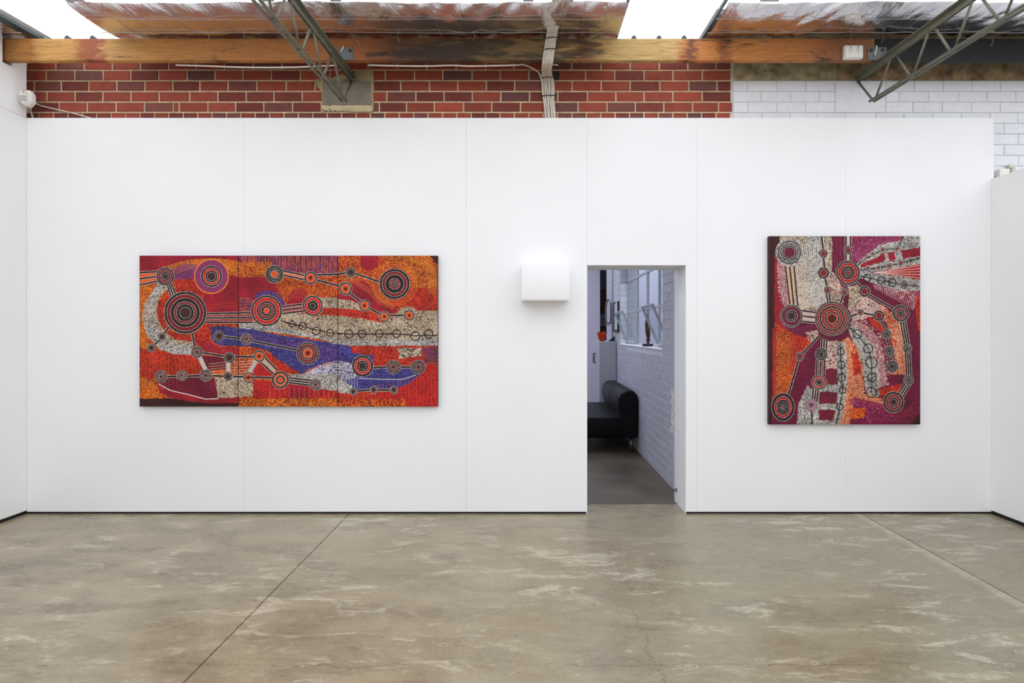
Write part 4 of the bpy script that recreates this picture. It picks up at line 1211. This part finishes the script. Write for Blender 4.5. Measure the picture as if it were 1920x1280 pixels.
    def seg(s, pts, half, col):
        for (xa, ya), (xb, yb) in zip(pts[:-1], pts[1:]):
            dx, dy = xb - xa, yb - ya; l2 = dx * dx + dy * dy + 1e-9
            X, Y = s.X + s.wx * .5, s.Y + s.wy * .5
            t = np.clip(((X - xa) * dx + (Y - ya) * dy) / l2, 0, 1)
            s.img[(X - xa - t * dx) ** 2 + (Y - ya - t * dy) ** 2 < half * half] = col
    def dline(s, pts, off=0.0, col=WHT, sp=1.6, dr=.46):
        for (xa, ya), (xb, yb) in zip(pts[:-1], pts[1:]):
            l = math.hypot(xb - xa, yb - ya); nx, ny = -(yb - ya) / l, (xb - xa) / l
            for k in range(int(l / sp) + 1):
                t = min(1, (k + s.rs.rand() * .3) * sp / l)
                s.dot(xa + (xb - xa) * t + nx * off, ya + (yb - ya) * t + ny * off, dr, col)
    def road(s, *pts, half=1.55):
        s.seg(pts, half + .7, (120, 66, 60)); s.seg(pts, half, BLK)
        s.dline(pts, half + .6); s.dline(pts, -half - .6)
    def flines(s, A, B, n, col=(220, 176, 176), sp=1.9, dr=.55):
        """n rows of dots blended between two polylines"""
        def res(pl, m):
            p = np.array(pl, float); l = np.r_[0, np.cumsum(np.hypot(*np.diff(p, axis=0).T))]
            q = np.linspace(0, l[-1], m); return np.c_[np.interp(q, l, p[:, 0]), np.interp(q, l, p[:, 1])]
        a, b = res(A, 9), res(B, 9)
        for k in range(n):
            t = k / max(1, n - 1)
            s.dline([tuple(v) for v in a * (1 - t) + b * t], 0, col, sp, dr)
    def band(s, a0, a1, b0, b1, n, pal_col=(150, 60, 50)):
        """parallel roads between two pairs of points"""
        s.img[s.inside([a0, a1, b1, b0])] = pal_col
        for k in range(n):
            t = k / (n - 1)
            s.road((a0[0] + (b0[0] - a0[0]) * t, a0[1] + (b0[1] - a0[1]) * t), (a1[0] + (b1[0] - a1[0]) * t, a1[1] + (b1[1] - a1[1]) * t), half=1.35)

def target(r, *cols):
    """evenly spaced rings"""
    n = len(cols)
    return [(r * (1 - i / (n + .35)), c) for i, c in enumerate(cols)]

T = Art(261.5, 479, 820.5, 762, 3)
T.texture(np.ones(T.X.shape, bool), 'orange', 1.57)
F_ = T.fill
F_('crimson', [(255, 475), (448, 475), (448, 606), (395, 604), (372, 556), (345, 522), (330, 503), (300, 505), (255, 514)])
F_('yellow', [(303, 501), (350, 488), (400, 483), (447, 489), (447, 518), (430, 516), (420, 492), (365, 499), (330, 512)], 0)
F_('mauve', [(323, 505), (345, 494), (372, 496), (367, 523), (328, 523)], 0)
F_('redor', [(325, 524), (368, 524), (385, 547), (382, 562), (345, 552), (330, 545)])
F_('yellow', [(255, 535), (292, 528), (285, 570), (267, 590), (267, 612), (280, 640), (285, 655), (255, 657)], 1.57)
F_('redor', [(255, 655), (300, 658), (362, 664), (388, 690), (384, 702), (300, 702), (290, 712), (310, 741), (328, 750), (255, 748)], 1.57)
F_('yellow', [(255, 705), (290, 712), (308, 740), (326, 749), (255, 749)], 1.57)
F_('white', [(296, 530), (281, 553), (268, 575), (266, 595), (270, 615), (280, 635), (300, 655), (325, 664), (358, 665), (362, 640), (340, 638), (320, 633), (305, 618), (296, 598), (293, 575), (301, 555), (314, 541), (308, 532)], .8, 2.4, 1.7)
F_('beige', [(303, 541), (290, 565), (285, 590), (292, 615), (308, 634), (330, 645), (360, 648), (361, 640), (336, 637), (312, 626), (297, 602), (294, 575), (302, 553), (312, 542)], .8)
F_('redor', [(312, 550), (325, 560), (308, 590), (318, 622), (358, 628), (360, 640), (330, 637), (304, 614), (294, 590), (297, 566)], .7)
F_('redor', [(362, 628), (384, 608), (400, 606), (392, 640), (372, 652)], .6)
F_('red', [(370, 640), (396, 640), (410, 650), (448, 652), (448, 672), (385, 664)], 0)
F_('maroon', [(373, 668), (422, 668), (426, 692), (390, 694), (380, 684)])
F_('maroon', [(298, 712), (330, 707), (402, 708), (410, 746), (390, 749), (350, 739), (304, 727)])
F_('crimson', [(293, 714), (304, 728), (350, 740), (390, 750), (448, 744), (448, 758), (400, 758), (330, 748), (300, 736)])
T.dline([(298, 720), (320, 732), (355, 740), (385, 748), (410, 747)], 0, WHT, 1.4, .8)
F_('beige', [(403, 708), (474, 708), (475, 742), (409, 747)], 1.57)
F_('dark', [(255, 747), (325, 747), (370, 754), (400, 757), (447, 755), (447, 766), (255, 766)])
# middle and right panels
F_('violetor', [(447, 475), (634, 475), (634, 517), (600, 516), (530, 506), (510, 498), (447, 492)], 1.57, 16, 4.2)
F_('yellow', [(447, 491), (512, 491), (500, 512), (500, 520), (447, 521)], 0)
F_('crimson', [(447, 519), (500, 519), (515, 535), (525, 545), (537, 577), (500, 555), (475, 562), (447, 567)])
F_('violetor', [(447, 556), (473, 558), (470, 588), (447, 588)], 0, 8, 2.4)
F_('orange', [(518, 536), (530, 520), (572, 530), (634, 540), (634, 558), (600, 558), (570, 556), (540, 577)], 1.45)
F_('crimson', [(536, 572), (545, 546), (565, 540), (578, 546), (575, 562), (567, 574)], 1.57)
F_('violet', [(474, 558), (484, 548), (500, 544), (520, 549), (534, 565), (534, 577), (524, 566), (500, 555)])
F_('beige', [(447, 606), (475, 602), (520, 602), (532, 586), (566, 586), (590, 595), (610, 590), (634, 592), (690, 598), (720, 606), (742, 590), (752, 579), (768, 574), (784, 581), (825, 580), (825, 650), (780, 649), (700, 651), (634, 646), (600, 636), (540, 627), (500, 621), (447, 618)], .25, 2.6, 1.8)
F_('white', [(447, 606), (490, 608), (540, 616), (600, 630), (634, 636), (700, 638), (825, 634), (825, 650), (780, 649), (700, 651), (634, 646), (600, 636), (540, 627), (500, 621), (447, 618)], .25, 2.4, 1.7)
F_('beige', [(597, 556), (640, 559), (675, 567), (676, 581), (600, 577)], .1)
F_('redor', [(605, 577), (634, 577), (676, 582), (713, 590), (713, 603), (670, 596), (606, 589)], .1)
F_('yellow', [(700, 475), (804, 475), (820, 500), (825, 560), (780, 560), (772, 520), (745, 492)], .9)
F_('redor', [(775, 540), (825, 540), (825, 582), (785, 582), (765, 572), (745, 575), (720, 572)], .5)
F_('crimson', [(676, 475), (709, 475), (708, 500), (692, 509), (677, 501)], 1.57)
F_('crimson', [(637, 548), (650, 530), (667, 524), (690, 531), (706, 556), (720, 568), (746, 573), (746, 584), (730, 590), (700, 580), (660, 564), (634, 560)], .6)
F_('dark', [(803, 475), (825, 475), (825, 505), (817, 492)])
F_('redor', [(634, 648), (825, 648), (825, 766), (634, 766)], 1.57)
F_('red', [(745, 726), (762, 722), (785, 703), (798, 688), (825, 680), (825, 766), (700, 766), (700, 742)], 1.4)
F_('beige', [(746, 652), (790, 652), (790, 667), (748, 672)], 0, 6, 3.2)
F_('violetor', [(790, 650), (825, 650), (825, 683), (797, 683)], 0, 7, 2.4)
F_('blue', [(395, 612), (420, 611), (447, 615), (480, 618), (520, 628), (570, 635), (634, 645), (658, 650), (660, 662), (700, 665), (702, 686), (770, 690), (800, 690), (785, 704), (762, 722), (745, 727), (700, 732), (668, 734), (650, 723), (634, 724), (634, 678), (615, 679), (580, 691), (566, 702), (530, 681), (500, 656), (470, 649), (447, 649), (412, 647), (397, 637)], .3, 2.8, 1.8)
F_('violet', [(447, 622), (560, 640), (634, 652), (634, 676), (600, 676), (560, 664), (500, 640), (447, 640)], .3)
F_('redor', [(494, 656), (566, 702), (540, 703), (520, 698), (497, 668)], .6)
F_('lilacw', [(566, 704), (600, 686), (634, 678), (662, 681), (668, 706), (645, 718), (636, 736), (600, 730), (560, 719)], .4, 2.6, 1.8)
F_('white', [(540, 700), (580, 703), (634, 700), (640, 716), (660, 722), (660, 738), (634, 736), (600, 728), (560, 716)], .4, 2.4, 1.7)
F_('red', [(476, 684), (491, 680), (512, 705), (476, 706)])
F_('red', [(474, 712), (512, 716), (560, 720), (600, 729), (634, 733), (634, 749), (474, 749)], 1.57)
F_('crimson', [(541, 720), (580, 724), (580, 746), (541, 746)], 1.57)
F_('yellow', [(447, 748), (634, 746), (634, 766), (447, 766)], 0, 4, 3)
F_('orange', [(634, 748), (762, 748), (762, 766), (634, 766)], 1.57, 4, 3)
for y in range(676, 702, 5):
    T.dline([(440, y + 3), (474, y)], 0, (226, 196, 186), 2.0, .7)
    T.dline([(392, y + 6), (440, y + 1)], 0, (226, 196, 150), 2.0, .6)
for k, r in enumerate((33, 37, 41)):
    T.dring(740, 532, r, (240, 130, 50), sp=2.6, dr=.8)
OR1, OR2 = (236, 140, 50), (206, 74, 30)
T.flines([(305, 500), (350, 488), (400, 484), (446, 490)], [(330, 512), (365, 500), (420, 496), (446, 516)], 6, OR1)
T.flines([(375, 601), (392, 572), (446, 566)], [(378, 606), (395, 577), (446, 572)], 2, OR2)
T.flines([(470, 560), (449, 560)], [(468, 582), (449, 584)], 5, (206, 100, 60))
T.flines([(455, 480), (455, 492)], [(630, 480), (630, 512)], 34, (196, 96, 90), 2.4, .6)
T.flines([(530, 535), (520, 552), (516, 560)], [(632, 540), (632, 556), (632, 557)], 22, (232, 120, 40), 2.6, .6)
T.flines([(640, 520), (660, 522), (700, 545), (712, 562), (740, 574)], [(640, 528), (662, 528), (694, 550), (708, 568), (738, 580)], 3, (240, 140, 60))
T.flines([(770, 484), (800, 505), (806, 550)], [(796, 482), (816, 510), (818, 560)], 5, (240, 160, 60), 2.2)
T.flines([(264, 540), (264, 650)], [(284, 540), (272, 640)], 5, (244, 150, 50), 2.4)
T.flines([(266, 664), (266, 744)], [(372, 672), (376, 700)], 16, (230, 96, 36), 2.6)
T.flines([(384, 640), (446, 654)], [(384, 662), (446, 668)], 4, (120, 60, 120))
T.flines([(640, 736), (640, 760)], [(816, 700), (816, 758)], 26, (232, 84, 40), 2.6)
T.flines([(700, 655), (700, 685)], [(744, 655), (744, 684)], 7, (150, 36, 30), 2.4)
T.flines([(506, 720), (506, 746)], [(626, 734), (626, 746)], 14, (228, 120, 100), 2.4)
T.flines([(565, 704), (600, 684), (634, 676), (662, 684)], [(580, 712), (606, 694), (634, 690), (662, 694)], 4, (224, 216, 214), 1.8)
T.flines([(640, 706), (640, 720)], [(670, 706), (670, 728)], 7, (206, 200, 214), 2.0)
T.dline([(673, 709), (720, 711), (755, 711), (780, 703)], 0, WHT, 1.8, .7)
# roads
T.band((261, 511), (295, 509), (261, 534), (295, 527), 3, (214, 96, 44))
T.band((313, 532), (322, 560), (321, 531), (331, 556), 3, (196, 140, 110))
T.band((384, 588), (472, 586), (385, 604), (472, 604), 3, (150, 60, 50))
T.road((317, 613), (307, 626)); T.road((300, 636), (287, 649)); T.road((359.5, 622), (366, 652)); T.road((380, 661), (421, 668), (478, 669))
T.road((312, 706), (386, 704), (510, 708))
T.seg([(374, 669), (386, 694)], 4, (196, 186, 180)); T.seg([(428, 680), (428, 697)], 4, (196, 186, 180)); T.seg([(480, 676), (468, 697)], 4, (186, 176, 172))
T.road((420, 631), (452, 635), (557, 656))
T.band((530, 507), (571, 516), (530, 515), (570, 524), 2, (220, 110, 70))
T.road((594, 515), (633, 514), (650, 511)); T.road((595, 525), (637, 536))
T.band((527, 575), (568, 570), (528, 588), (568, 583), 3, (196, 60, 44))
T.band((489, 679), (512, 700), (497, 671), (519, 693), 2, (190, 160, 140))
T.band((540, 708), (583, 713), (541, 717), (583, 722), 3, (190, 130, 110))
T.road((667, 513), (714, 529)); T.road((656, 550), (678, 566)); T.road((692, 578), (714, 589)); T.road((730, 591), (758, 591))
T.seg([(527, 601), (547, 607), (593, 618), (620, 624), (654, 626), (744, 626), (780, 629), (822, 628)], 1.1, BLK)
T.road((699, 689), (726, 688)); T.road((750, 688), (772, 688)); T.road((668, 733), (695, 731)); T.road((707, 731), (733, 731))
# roundels
R = T.roundel
R(309.8, 518, [(17, BLK), (13.5, MAR), (9, BLK), (5.5, BRN)]); R(347.3, 586, [(39.5, BLK), (34.5, MAR), (27.5, BLK), (21, MAR), (16.5, BLK), (10.5, BRN)])
T.disc(396.5, 518, 32, (214, 110, 40)); T.disc(396.5, 518, 30.5, (136, 50, 96)); T.dring(396.5, 518, 32, (242, 140, 40), sp=2.2, dr=.9)
R(396.5, 518, [(20, BLK), (16, RED), (11.5, BLK), (8, BRN)])
for (x, y, r) in ((303.7, 631, 7.5), (283.7, 652, 7.5), (430, 670, 9.8), (410.6, 630, 9.5), (427.5, 705.6, 8.5), (657.8, 510.4, 9.3), (662.5, 734, 6.8), (701, 730.6, 7), (738.7, 730.6, 7)):
    R(x, y, [(r, BLK), (r * .68, BRN)])
for (x, y, r) in ((369.4, 660, 11), (302, 705.6, 11), (341, 703.7, 9.5), (386, 703.7, 11), (462, 635, 10.5), (592, 721, 10.5), (738, 688, 13), (784.4, 688, 13)):
    R(x, y, target(r, BLK, BLK, MAR, BRN))
for (x, y, r) in ((582.4, 521, 12), (486, 667.5, 10.8), (648, 541, 12.3), (683.6, 572.5, 10.5), (721, 593, 9.8), (767.4, 591, 10.2), (465.6, 707.5, 10)):
    R(x, y, [(r, BLK), (r * .72, ORG)]); T.disc(x, y, r * .28, BRN)
T.seg([(459, 707.5), (472, 707.5)], .9, BLK)
R(514.4, 514, [(16.5, BLK), (12.5, BLK), (9, BLK), (6.5, ORG)]); R(499.8, 582.5, [(29, BLK), (25, RED), (18.5, BLK), (14.5, MAR), (10, BLK), (5.8, ORG)])
R(586.5, 573, [(19, BLK), (15.5, RED), (10, BLK), (5, BRN)]); R(577.5, 662, [(21, BLK), (17.5, MAR), (12.2, BLK), (9, ORG)]); T.disc(577.5, 662, 4, BRN)
R(525.6, 712, [(16, BLK), (12.3, ORG), (8.5, BLK), (5, ORG)]); R(740, 532, [(28.5, BLK), (23.5, MAR), (17.5, BLK), (10, MAR), (5.8, BLK), (2.6, BRN)])
R(680, 686, [(20, BLK), (15.5, RED), (10.8, BLK), (7, BRN)])
for (x, y, r) in ((547.6, 607, 6), (568, 611, 7.3), (593, 620, 7.3), (619, 624, 6.4), (654, 626, 8), (679, 625.6, 7), (711, 625.6, 7), (744, 625, 7.3), (779, 630, 8.3), (804, 625.6, 8)):
    T.ringline(x, y, r, BLK, 1.0)

Q = Art(1442.5, 442.5, 1725.5, 795.5, 8)
Q.texture(np.ones(Q.X.shape, bool), 'plum', 1.2)
F_ = Q.fill
F_('crimson', [(1450, 480), (1468, 480), (1478, 560), (1470, 620), (1450, 650)], 1.4)
F_('dark', [(1436, 436), (1470, 436), (1458, 455), (1452, 480), (1452, 600), (1447, 700), (1446, 800), (1436, 800)])
F_('pinkline', [(1456, 490), (1474, 495), (1482, 575), (1468, 582), (1458, 545)], 1.45, 2.2, 3.0)
F_('beige', [(1462, 436), (1560, 436), (1560, 510), (1578, 545), (1582, 568), (1560, 566), (1535, 582), (1500, 582), (1488, 562), (1478, 500), (1460, 480)], 1.5, 2.6, 1.8)
F_('white', [(1508, 436), (1546, 436), (1546, 520), (1552, 566), (1530, 578), (1515, 560), (1508, 500)], 1.5, 2.4, 1.8)
F_('pink', [(1548, 512), (1562, 510), (1580, 540), (1580, 560), (1552, 558)], .8)
F_('magenta', [(1588, 436), (1705, 436), (1690, 452), (1650, 462), (1612, 490), (1600, 480)], -.9, 5, 2.2)
F_('white', [(1606, 494), (1625, 476), (1650, 459), (1690, 450), (1702, 436), (1730, 436), (1730, 544), (1690, 546), (1640, 532), (1610, 520)], .2, 2.4, 1.7)
for poly in ([(1622, 493), (1658, 474), (1660, 488), (1628, 499)], [(1664, 474), (1677, 471), (1679, 487), (1668, 490)], [(1690, 470), (1730, 462), (1730, 478), (1693, 485)], [(1612, 497), (1628, 488), (1630, 498), (1616, 502)]):
    F_('crimson', poly)
F_('red', [(1634, 511), (1730, 494), (1730, 524), (1660, 515)])
for k in range(5):
    Q.dline([(1640, 511), (1726, 497 + k * 6)], 0, (236, 200, 190), 2.0, .75)
F_('pinkline', [(1636, 532), (1690, 546), (1726, 545), (1726, 575), (1712, 582), (1700, 566), (1660, 548)], 1.4, 2.4, 3)
F_('redor', [(1714, 560), (1730, 545), (1730, 620), (1722, 620)], 1.5)
F_('pink', [(1594, 545), (1620, 553), (1662, 577), (1640, 592), (1600, 604), (1590, 575)], .5, 2.6, 1.8)
F_('beige', [(1590, 536), (1612, 535), (1622, 556), (1606, 572), (1594, 572)], -.6)
F_('orwhite', [(1650, 575), (1676, 588), (1688, 604), (1697, 650), (1700, 702), (1666, 702), (1682, 682), (1672, 640), (1662, 604), (1645, 598)], .9)
F_('redor', [(1622, 592), (1645, 598), (1660, 616), (1660, 628), (1640, 614)], .5)
F_('pinkline', [(1594, 600), (1622, 598), (1652, 626), (1664, 660), (1668, 722), (1646, 728), (1642, 660), (1622, 626)], 1.2, 2.4, 3)
F_('white', [(1588, 612), (1604, 608), (1640, 650), (1649, 700), (1648, 744), (1632, 750), (1622, 734), (1618, 690), (1606, 656)], 1.1, 2.4, 1.7)
F_('orwhite', [(1578, 640), (1590, 630), (1610, 656), (1618, 690), (1620, 738), (1660, 748), (1660, 758), (1602, 744), (1592, 795), (1572, 800), (1586, 740), (1590, 690)], 1.4)
F_('redor', [(1596, 664), (1608, 660), (1616, 700), (1600, 704)], 1.5)
F_('redor', [(1646, 730), (1692, 718), (1686, 738), (1650, 742)], .2)
F_('orange', [(1452, 605), (1492, 628), (1492, 672), (1478, 742), (1447, 748)], 1.5)
F_('redor', [(1482, 624), (1512, 632), (1528, 640), (1500, 662), (1492, 690), (1480, 700)], 1.0)
F_('crimson', [(1448, 615), (1456, 612), (1456, 740), (1447, 745)], 1.57)
F_('pink', [(1510, 622), (1532, 618), (1536, 632), (1518, 642)], .9)
F_('orange', [(1592, 764), (1624, 764), (1620, 785), (1592, 785)])
F_('magenta', [(1592, 746), (1660, 758), (1690, 785), (1640, 800), (1624, 790), (1624, 764), (1594, 760)], .4, 6, 2.2)
F_('white', [(1494, 800), (1498, 755), (1514, 722), (1528, 736), (1536, 732), (1536, 800)], .9, 2.4, 1.7)
F_('pink', [(1550, 638), (1570, 638), (1571, 692), (1548, 692)], 1.5)
F_('white', [(1536, 722), (1570, 720), (1570, 640), (1586, 640), (1590, 700), (1585, 760), (1573, 800), (1532, 800)], 1.2, 2.4, 1.7)
for poly in ([(1549, 691), (1569, 691), (1571, 721), (1551, 721)], [(1537, 734), (1570, 735), (1568, 756), (1536, 757)], [(1535, 768), (1566, 768), (1562, 788), (1535, 787)]):
    F_('maroon', poly, 1.57, 3, 2.6)
F_('dark', [(1704, 800), (1722, 776), (1730, 764), (1730, 800)])
PK, OW = (226, 184, 178), (236, 170, 120)
Q.flines([(1458, 492), (1462, 540), (1472, 576)], [(1474, 497), (1478, 540), (1484, 572)], 6, PK, 1.8, .7)
Q.flines([(1468, 470), (1480, 520), (1500, 580)], [(1552, 444), (1550, 520), (1548, 570)], 22, (230, 218, 206), 2.2, .75)
Q.flines([(1504, 500), (1512, 578)], [(1548, 446), (1546, 560)], 9, (150, 124, 96), 3.0, .6)
Q.flines([(1598, 444), (1598, 486)], [(1700, 444), (1650, 458), (1610, 490)], 16, (176, 96, 132), 2.2, .5)
Q.flines([(1560, 446), (1566, 505), (1584, 540)], [(1584, 446), (1580, 500), (1582, 536)], 4, (156, 70, 110), 2.4, .5)
Q.flines([(1638, 534), (1642, 542)], [(1722, 548), (1712, 580)], 22, PK, 1.8, .55)
Q.flines([(1600, 598), (1640, 622), (1656, 660), (1662, 722)], [(1594, 606), (1622, 632), (1640, 664), (1648, 726)], 8, PK, 1.9, .6)
Q.flines([(1580, 642), (1588, 690), (1584, 740), (1572, 795)], [(1592, 634), (1600, 690), (1602, 744), (1592, 795)], 6, OW, 2.0, .55)
Q.flines([(1604, 706), (1618, 706)], [(1600, 745), (1655, 756)], 9, OW, 2.0, .55)
Q.flines([(1600, 750), (1650, 762), (1682, 784), (1722, 772)], [(1600, 742), (1664, 756), (1700, 772), (1722, 740)], 4, (196, 60, 70), 2.2, .55)
Q.flines([(1452, 620), (1452, 740)], [(1490, 630), (1476, 735)], 10, (236, 140, 70), 2.4, .55)
Q.flines([(1496, 628), (1480, 700)], [(1524, 640), (1494, 690)], 5, (216, 84, 50), 2.2, .5)
Q.flines([(1664, 606), (1684, 640), (1668, 700)], [(1690, 606), (1698, 650), (1698, 700)], 6, (240, 200, 160), 2.0, .6)
Q.flines([(1640, 590), (1600, 600)], [(1664, 580), (1620, 556)], 7, (236, 210, 196), 2.0, .6)
Q.flines([(1550, 694), (1552, 720)], [(1568, 694), (1570, 720)], 7, (160, 70, 90), 2.2, .4)
Q.flines([(1538, 737), (1537, 755)], [(1568, 737), (1567, 755)], 10, (160, 70, 90), 2.2, .4)
Q.flines([(1462, 612), (1500, 626), (1524, 618)], [(1466, 606), (1500, 616), (1526, 606)], 4, (160, 70, 120), 2.2, .5)
Q.band((1472, 495), (1481, 572), (1488, 495), (1496, 576), 3, (206, 160, 120))
Q.band((1503, 582), (1532, 586), (1503, 602), (1532, 605), 3, (196, 170, 160))
Q.band((1586, 436), (1586, 492), (1595, 436), (1594, 492), 2, (200, 180, 176))
Q.road((1540, 440), (1543, 468)); Q.road((1544, 482), (1546, 503)); Q.road((1547, 520), (1551, 540)); Q.band((1549, 549), (1553, 570), (1554, 549), (1557, 568), 2, (210, 180, 170))
Q.road((1588, 532), (1583, 545)); Q.road((1581, 552), (1575, 572)); Q.road((1606, 529), (1616, 541)); Q.road((1628, 551), (1678, 580))
Q.band((1688, 600), (1697, 648), (1697, 600), (1705, 648), 3, (170, 120, 110)); Q.band((1698, 659), (1700, 706), (1706, 659), (1708, 706), 3, (170, 120, 110)); Q.band((1697, 719), (1682, 742), (1706, 721), (1692, 745), 3, (170, 110, 100))
Q.road((1591, 595), (1613, 586), (1648, 592)); Q.road((1651, 600), (1660, 618)); Q.road((1663, 634), (1667, 650)); Q.road((1669, 666), (1672, 678))
Q.road((1536, 629), (1503, 664)); Q.road((1497, 675), (1478, 740)); Q.band((1541, 635), (1540, 655), (1550, 637), (1549, 656), 3, (130, 60, 70)); Q.band((1532, 673), (1530, 706), (1546, 673), (1545, 706), 3, (130, 60, 70)); Q.band((1525, 728), (1523, 752), (1535, 728), (1531, 752), 3, (200, 190, 186))
Q.seg([(1521, 768), (1523, 797)], 1.5, BLK)
for ch_ in ([(1590, 612), (1608, 626), (1628, 653), (1634, 680), (1635, 708), (1634, 736)], [(1576, 650), (1577, 684), (1578, 708), (1580, 731), (1574, 763), (1568, 797)], [(1608, 497), (1621, 485), (1655, 468), (1682, 466), (1696, 440)], [(1612, 506), (1647, 502), (1689, 493), (1727, 483)], [(1612, 517), (1652, 526), (1695, 534), (1727, 537)]):
    Q.seg(ch_, 1.0, BLK)
R = Q.roundel
def speck(a, cx, cy, r):
    a.texture((a.X - cx) ** 2 + (a.Y - cy) ** 2 < r * r, 'white', .6)
speck(Q, 1480, 473, 26); Q.dring(1480, 473, 26); R(1480, 473, [(22, BLK), (19, BLK)]); speck(Q, 1480, 473, 18.6); Q.ringline(1480, 473, 16, BLK, .8); R(1480, 473, [(13.5, BLK), (10.5, (104, 26, 48))]); R(1589.8, 511, [(22.5, BLK), (18.8, (168, 34, 36)), (13, (70, 26, 32)), (8, BLK), (4.2, MAR)])
R(1484, 592, [(21, BLK), (18, (104, 26, 48)), (11, BLK), (7.5, BRN)]); R(1560, 597, [(32, BLK), (28.8, (140, 42, 36)), (24, BLK), (20, (150, 48, 40)), (14, BLK), (10.5, (190, 50, 36))]); Q.disc(1560, 597, 7.5, BRN)
R(1689, 587, [(15.5, BLK), (11.5, (140, 36, 38)), (7.5, BLK), (4, BRN)]); R(1468, 763, [(21.5, BLK), (16.5, (168, 34, 34)), (12, BLK), (8, BLK), (4.5, BLK), (2.4, MAR)], 1.22)
R(1675.4, 753.7, [(19.5, BLK), (15, (140, 36, 36)), (9.5, BLK), (6, BRN)]); R(1535.7, 716.5, [(14.5, BLK), (11.5, RED), (8, BLK), (5, BRN)], .92)
for (x, y, r) in ((1590.6, 469, 8), (1543.8, 475, 8), (1544, 511.7, 10.5), (1552, 543.5, 7), (1582.6, 547.5, 6.5), (1613, 585, 6.3), (1655, 468, 5), (1682, 466, 5), (1636, 476, 4), (1621, 485, 3), (1627, 502, 4.5), (1647, 501.7, 4.5), (1668, 497.6, 5), (1689, 493, 5.5), (1648, 591.6, 10), (1500, 668, 8), (1621, 546, 10.3)):
    R(x, y, [(r, BLK), (r * .62, MAR)])
for (x, y, r) in ((1662.5, 626, 9.3), (1668, 658, 9.3), (1673, 686.7, 11.3), (1701, 653, 8.3), (1703.7, 712.5, 9), (1539.8, 664, 11.5), (1695, 533.5, 8)):
    R(x, y, target(r, BLK, BLK, BRN))
R(1521, 759, target(11, (120, 60, 90), (150, 110, 130), (110, 50, 80), BRN))
for (x, y, r) in ((1626, 521, 7), (1652, 525.4, 6.5), (1673, 529.5, 7), (1607.6, 626, 8), (1628, 653, 8.5), (1634, 679.5, 10.5), (1634.7, 707.7, 8), (1633.7, 736, 9.5), (1576, 659, 6.5), (1577, 683.5, 7), (1578, 707.7, 7), (1580, 731, 6), (1574.5, 762.6, 6)):
    Q.ringline(x, y, r, BLK, 1.0)

CT = .038                                            # canvas depth
def hang(art, xa, xb, label, group=None):
    """canvas whose front face covers picture columns xa..xb of the art"""
    dpt = D0 - CT
    p, q = P(xa, art.y1, dpt), P(xb, art.y0, dpt)
    root = link('canvas_painting', boxes('canvas_painting', [(p.x, q.x, -CT + .0004, -.001, p.z, q.z)], bevel=.0015, seg=1), M_CANVAS_SIDE, label=label, cat='painting', group=group)
    c0, c1 = int(round((xa - art.x0) * K_)), int(round((xb - art.x0) * K_))
    img = art.img[:, max(c0, 0):c1 + 1]
    h, w = img.shape[:2]
    gx = np.linspace(p.x + .0005, q.x - .0005, w); gz = np.linspace(q.z - .0005, p.z + .0005, h)
    XX, ZZ = np.meshgrid(gx, gz)
    lum = img.mean(axis=2) / 255.0
    co = np.stack([XX, np.full_like(XX, -CT - .0002) - .0006 * lum, ZZ], axis=-1).reshape(-1, 3)
    me = bpy.data.meshes.new('painted_surface')
    idx = np.arange(w * h).reshape(h, w)
    quads = np.stack([idx[1:, :-1], idx[1:, 1:], idx[:-1, 1:], idx[:-1, :-1]], axis=-1).reshape(-1, 4)
    nf = len(quads)
    me.vertices.add(w * h); me.vertices.foreach_set('co', co.astype(np.float32).ravel())
    me.loops.add(nf * 4); me.loops.foreach_set('vertex_index', quads.astype(np.int32).ravel())
    me.polygons.add(nf); me.polygons.foreach_set('loop_start', np.arange(0, nf * 4, 4, dtype=np.int32))
    me.update(calc_edges=True)
    c = np.clip(img / 255.0, 0, 1)
    c = np.where(c <= .04045, c / 12.92, ((c + .055) / 1.055) ** 2.4)
    at = me.color_attributes.new('paint', 'FLOAT_COLOR', 'POINT')
    at.data.foreach_set('color', np.concatenate([c, np.ones((h, w, 1))], axis=-1).astype(np.float32).ravel())
    link('painted_surface', me, M_PAINT, root)
    return root
hang(T, 261.5, 446.2, 'dot painting panel with the largest black and maroon target and a purple-ringed circle', 'triptych panels')
hang(T, 447.2, 632.8, 'dot painting panel with purple-blue river band and orange-centred targets between its two neighbours', 'triptych panels')
hang(T, 633.8, 820.5, 'dot painting panel with orange halo around a black target and a dark upper corner', 'triptych panels')
hang(Q, 1442.5, 1725.5, 'tall single plum-coloured dot painting with white and orange tracks hanging alone past the doorway')
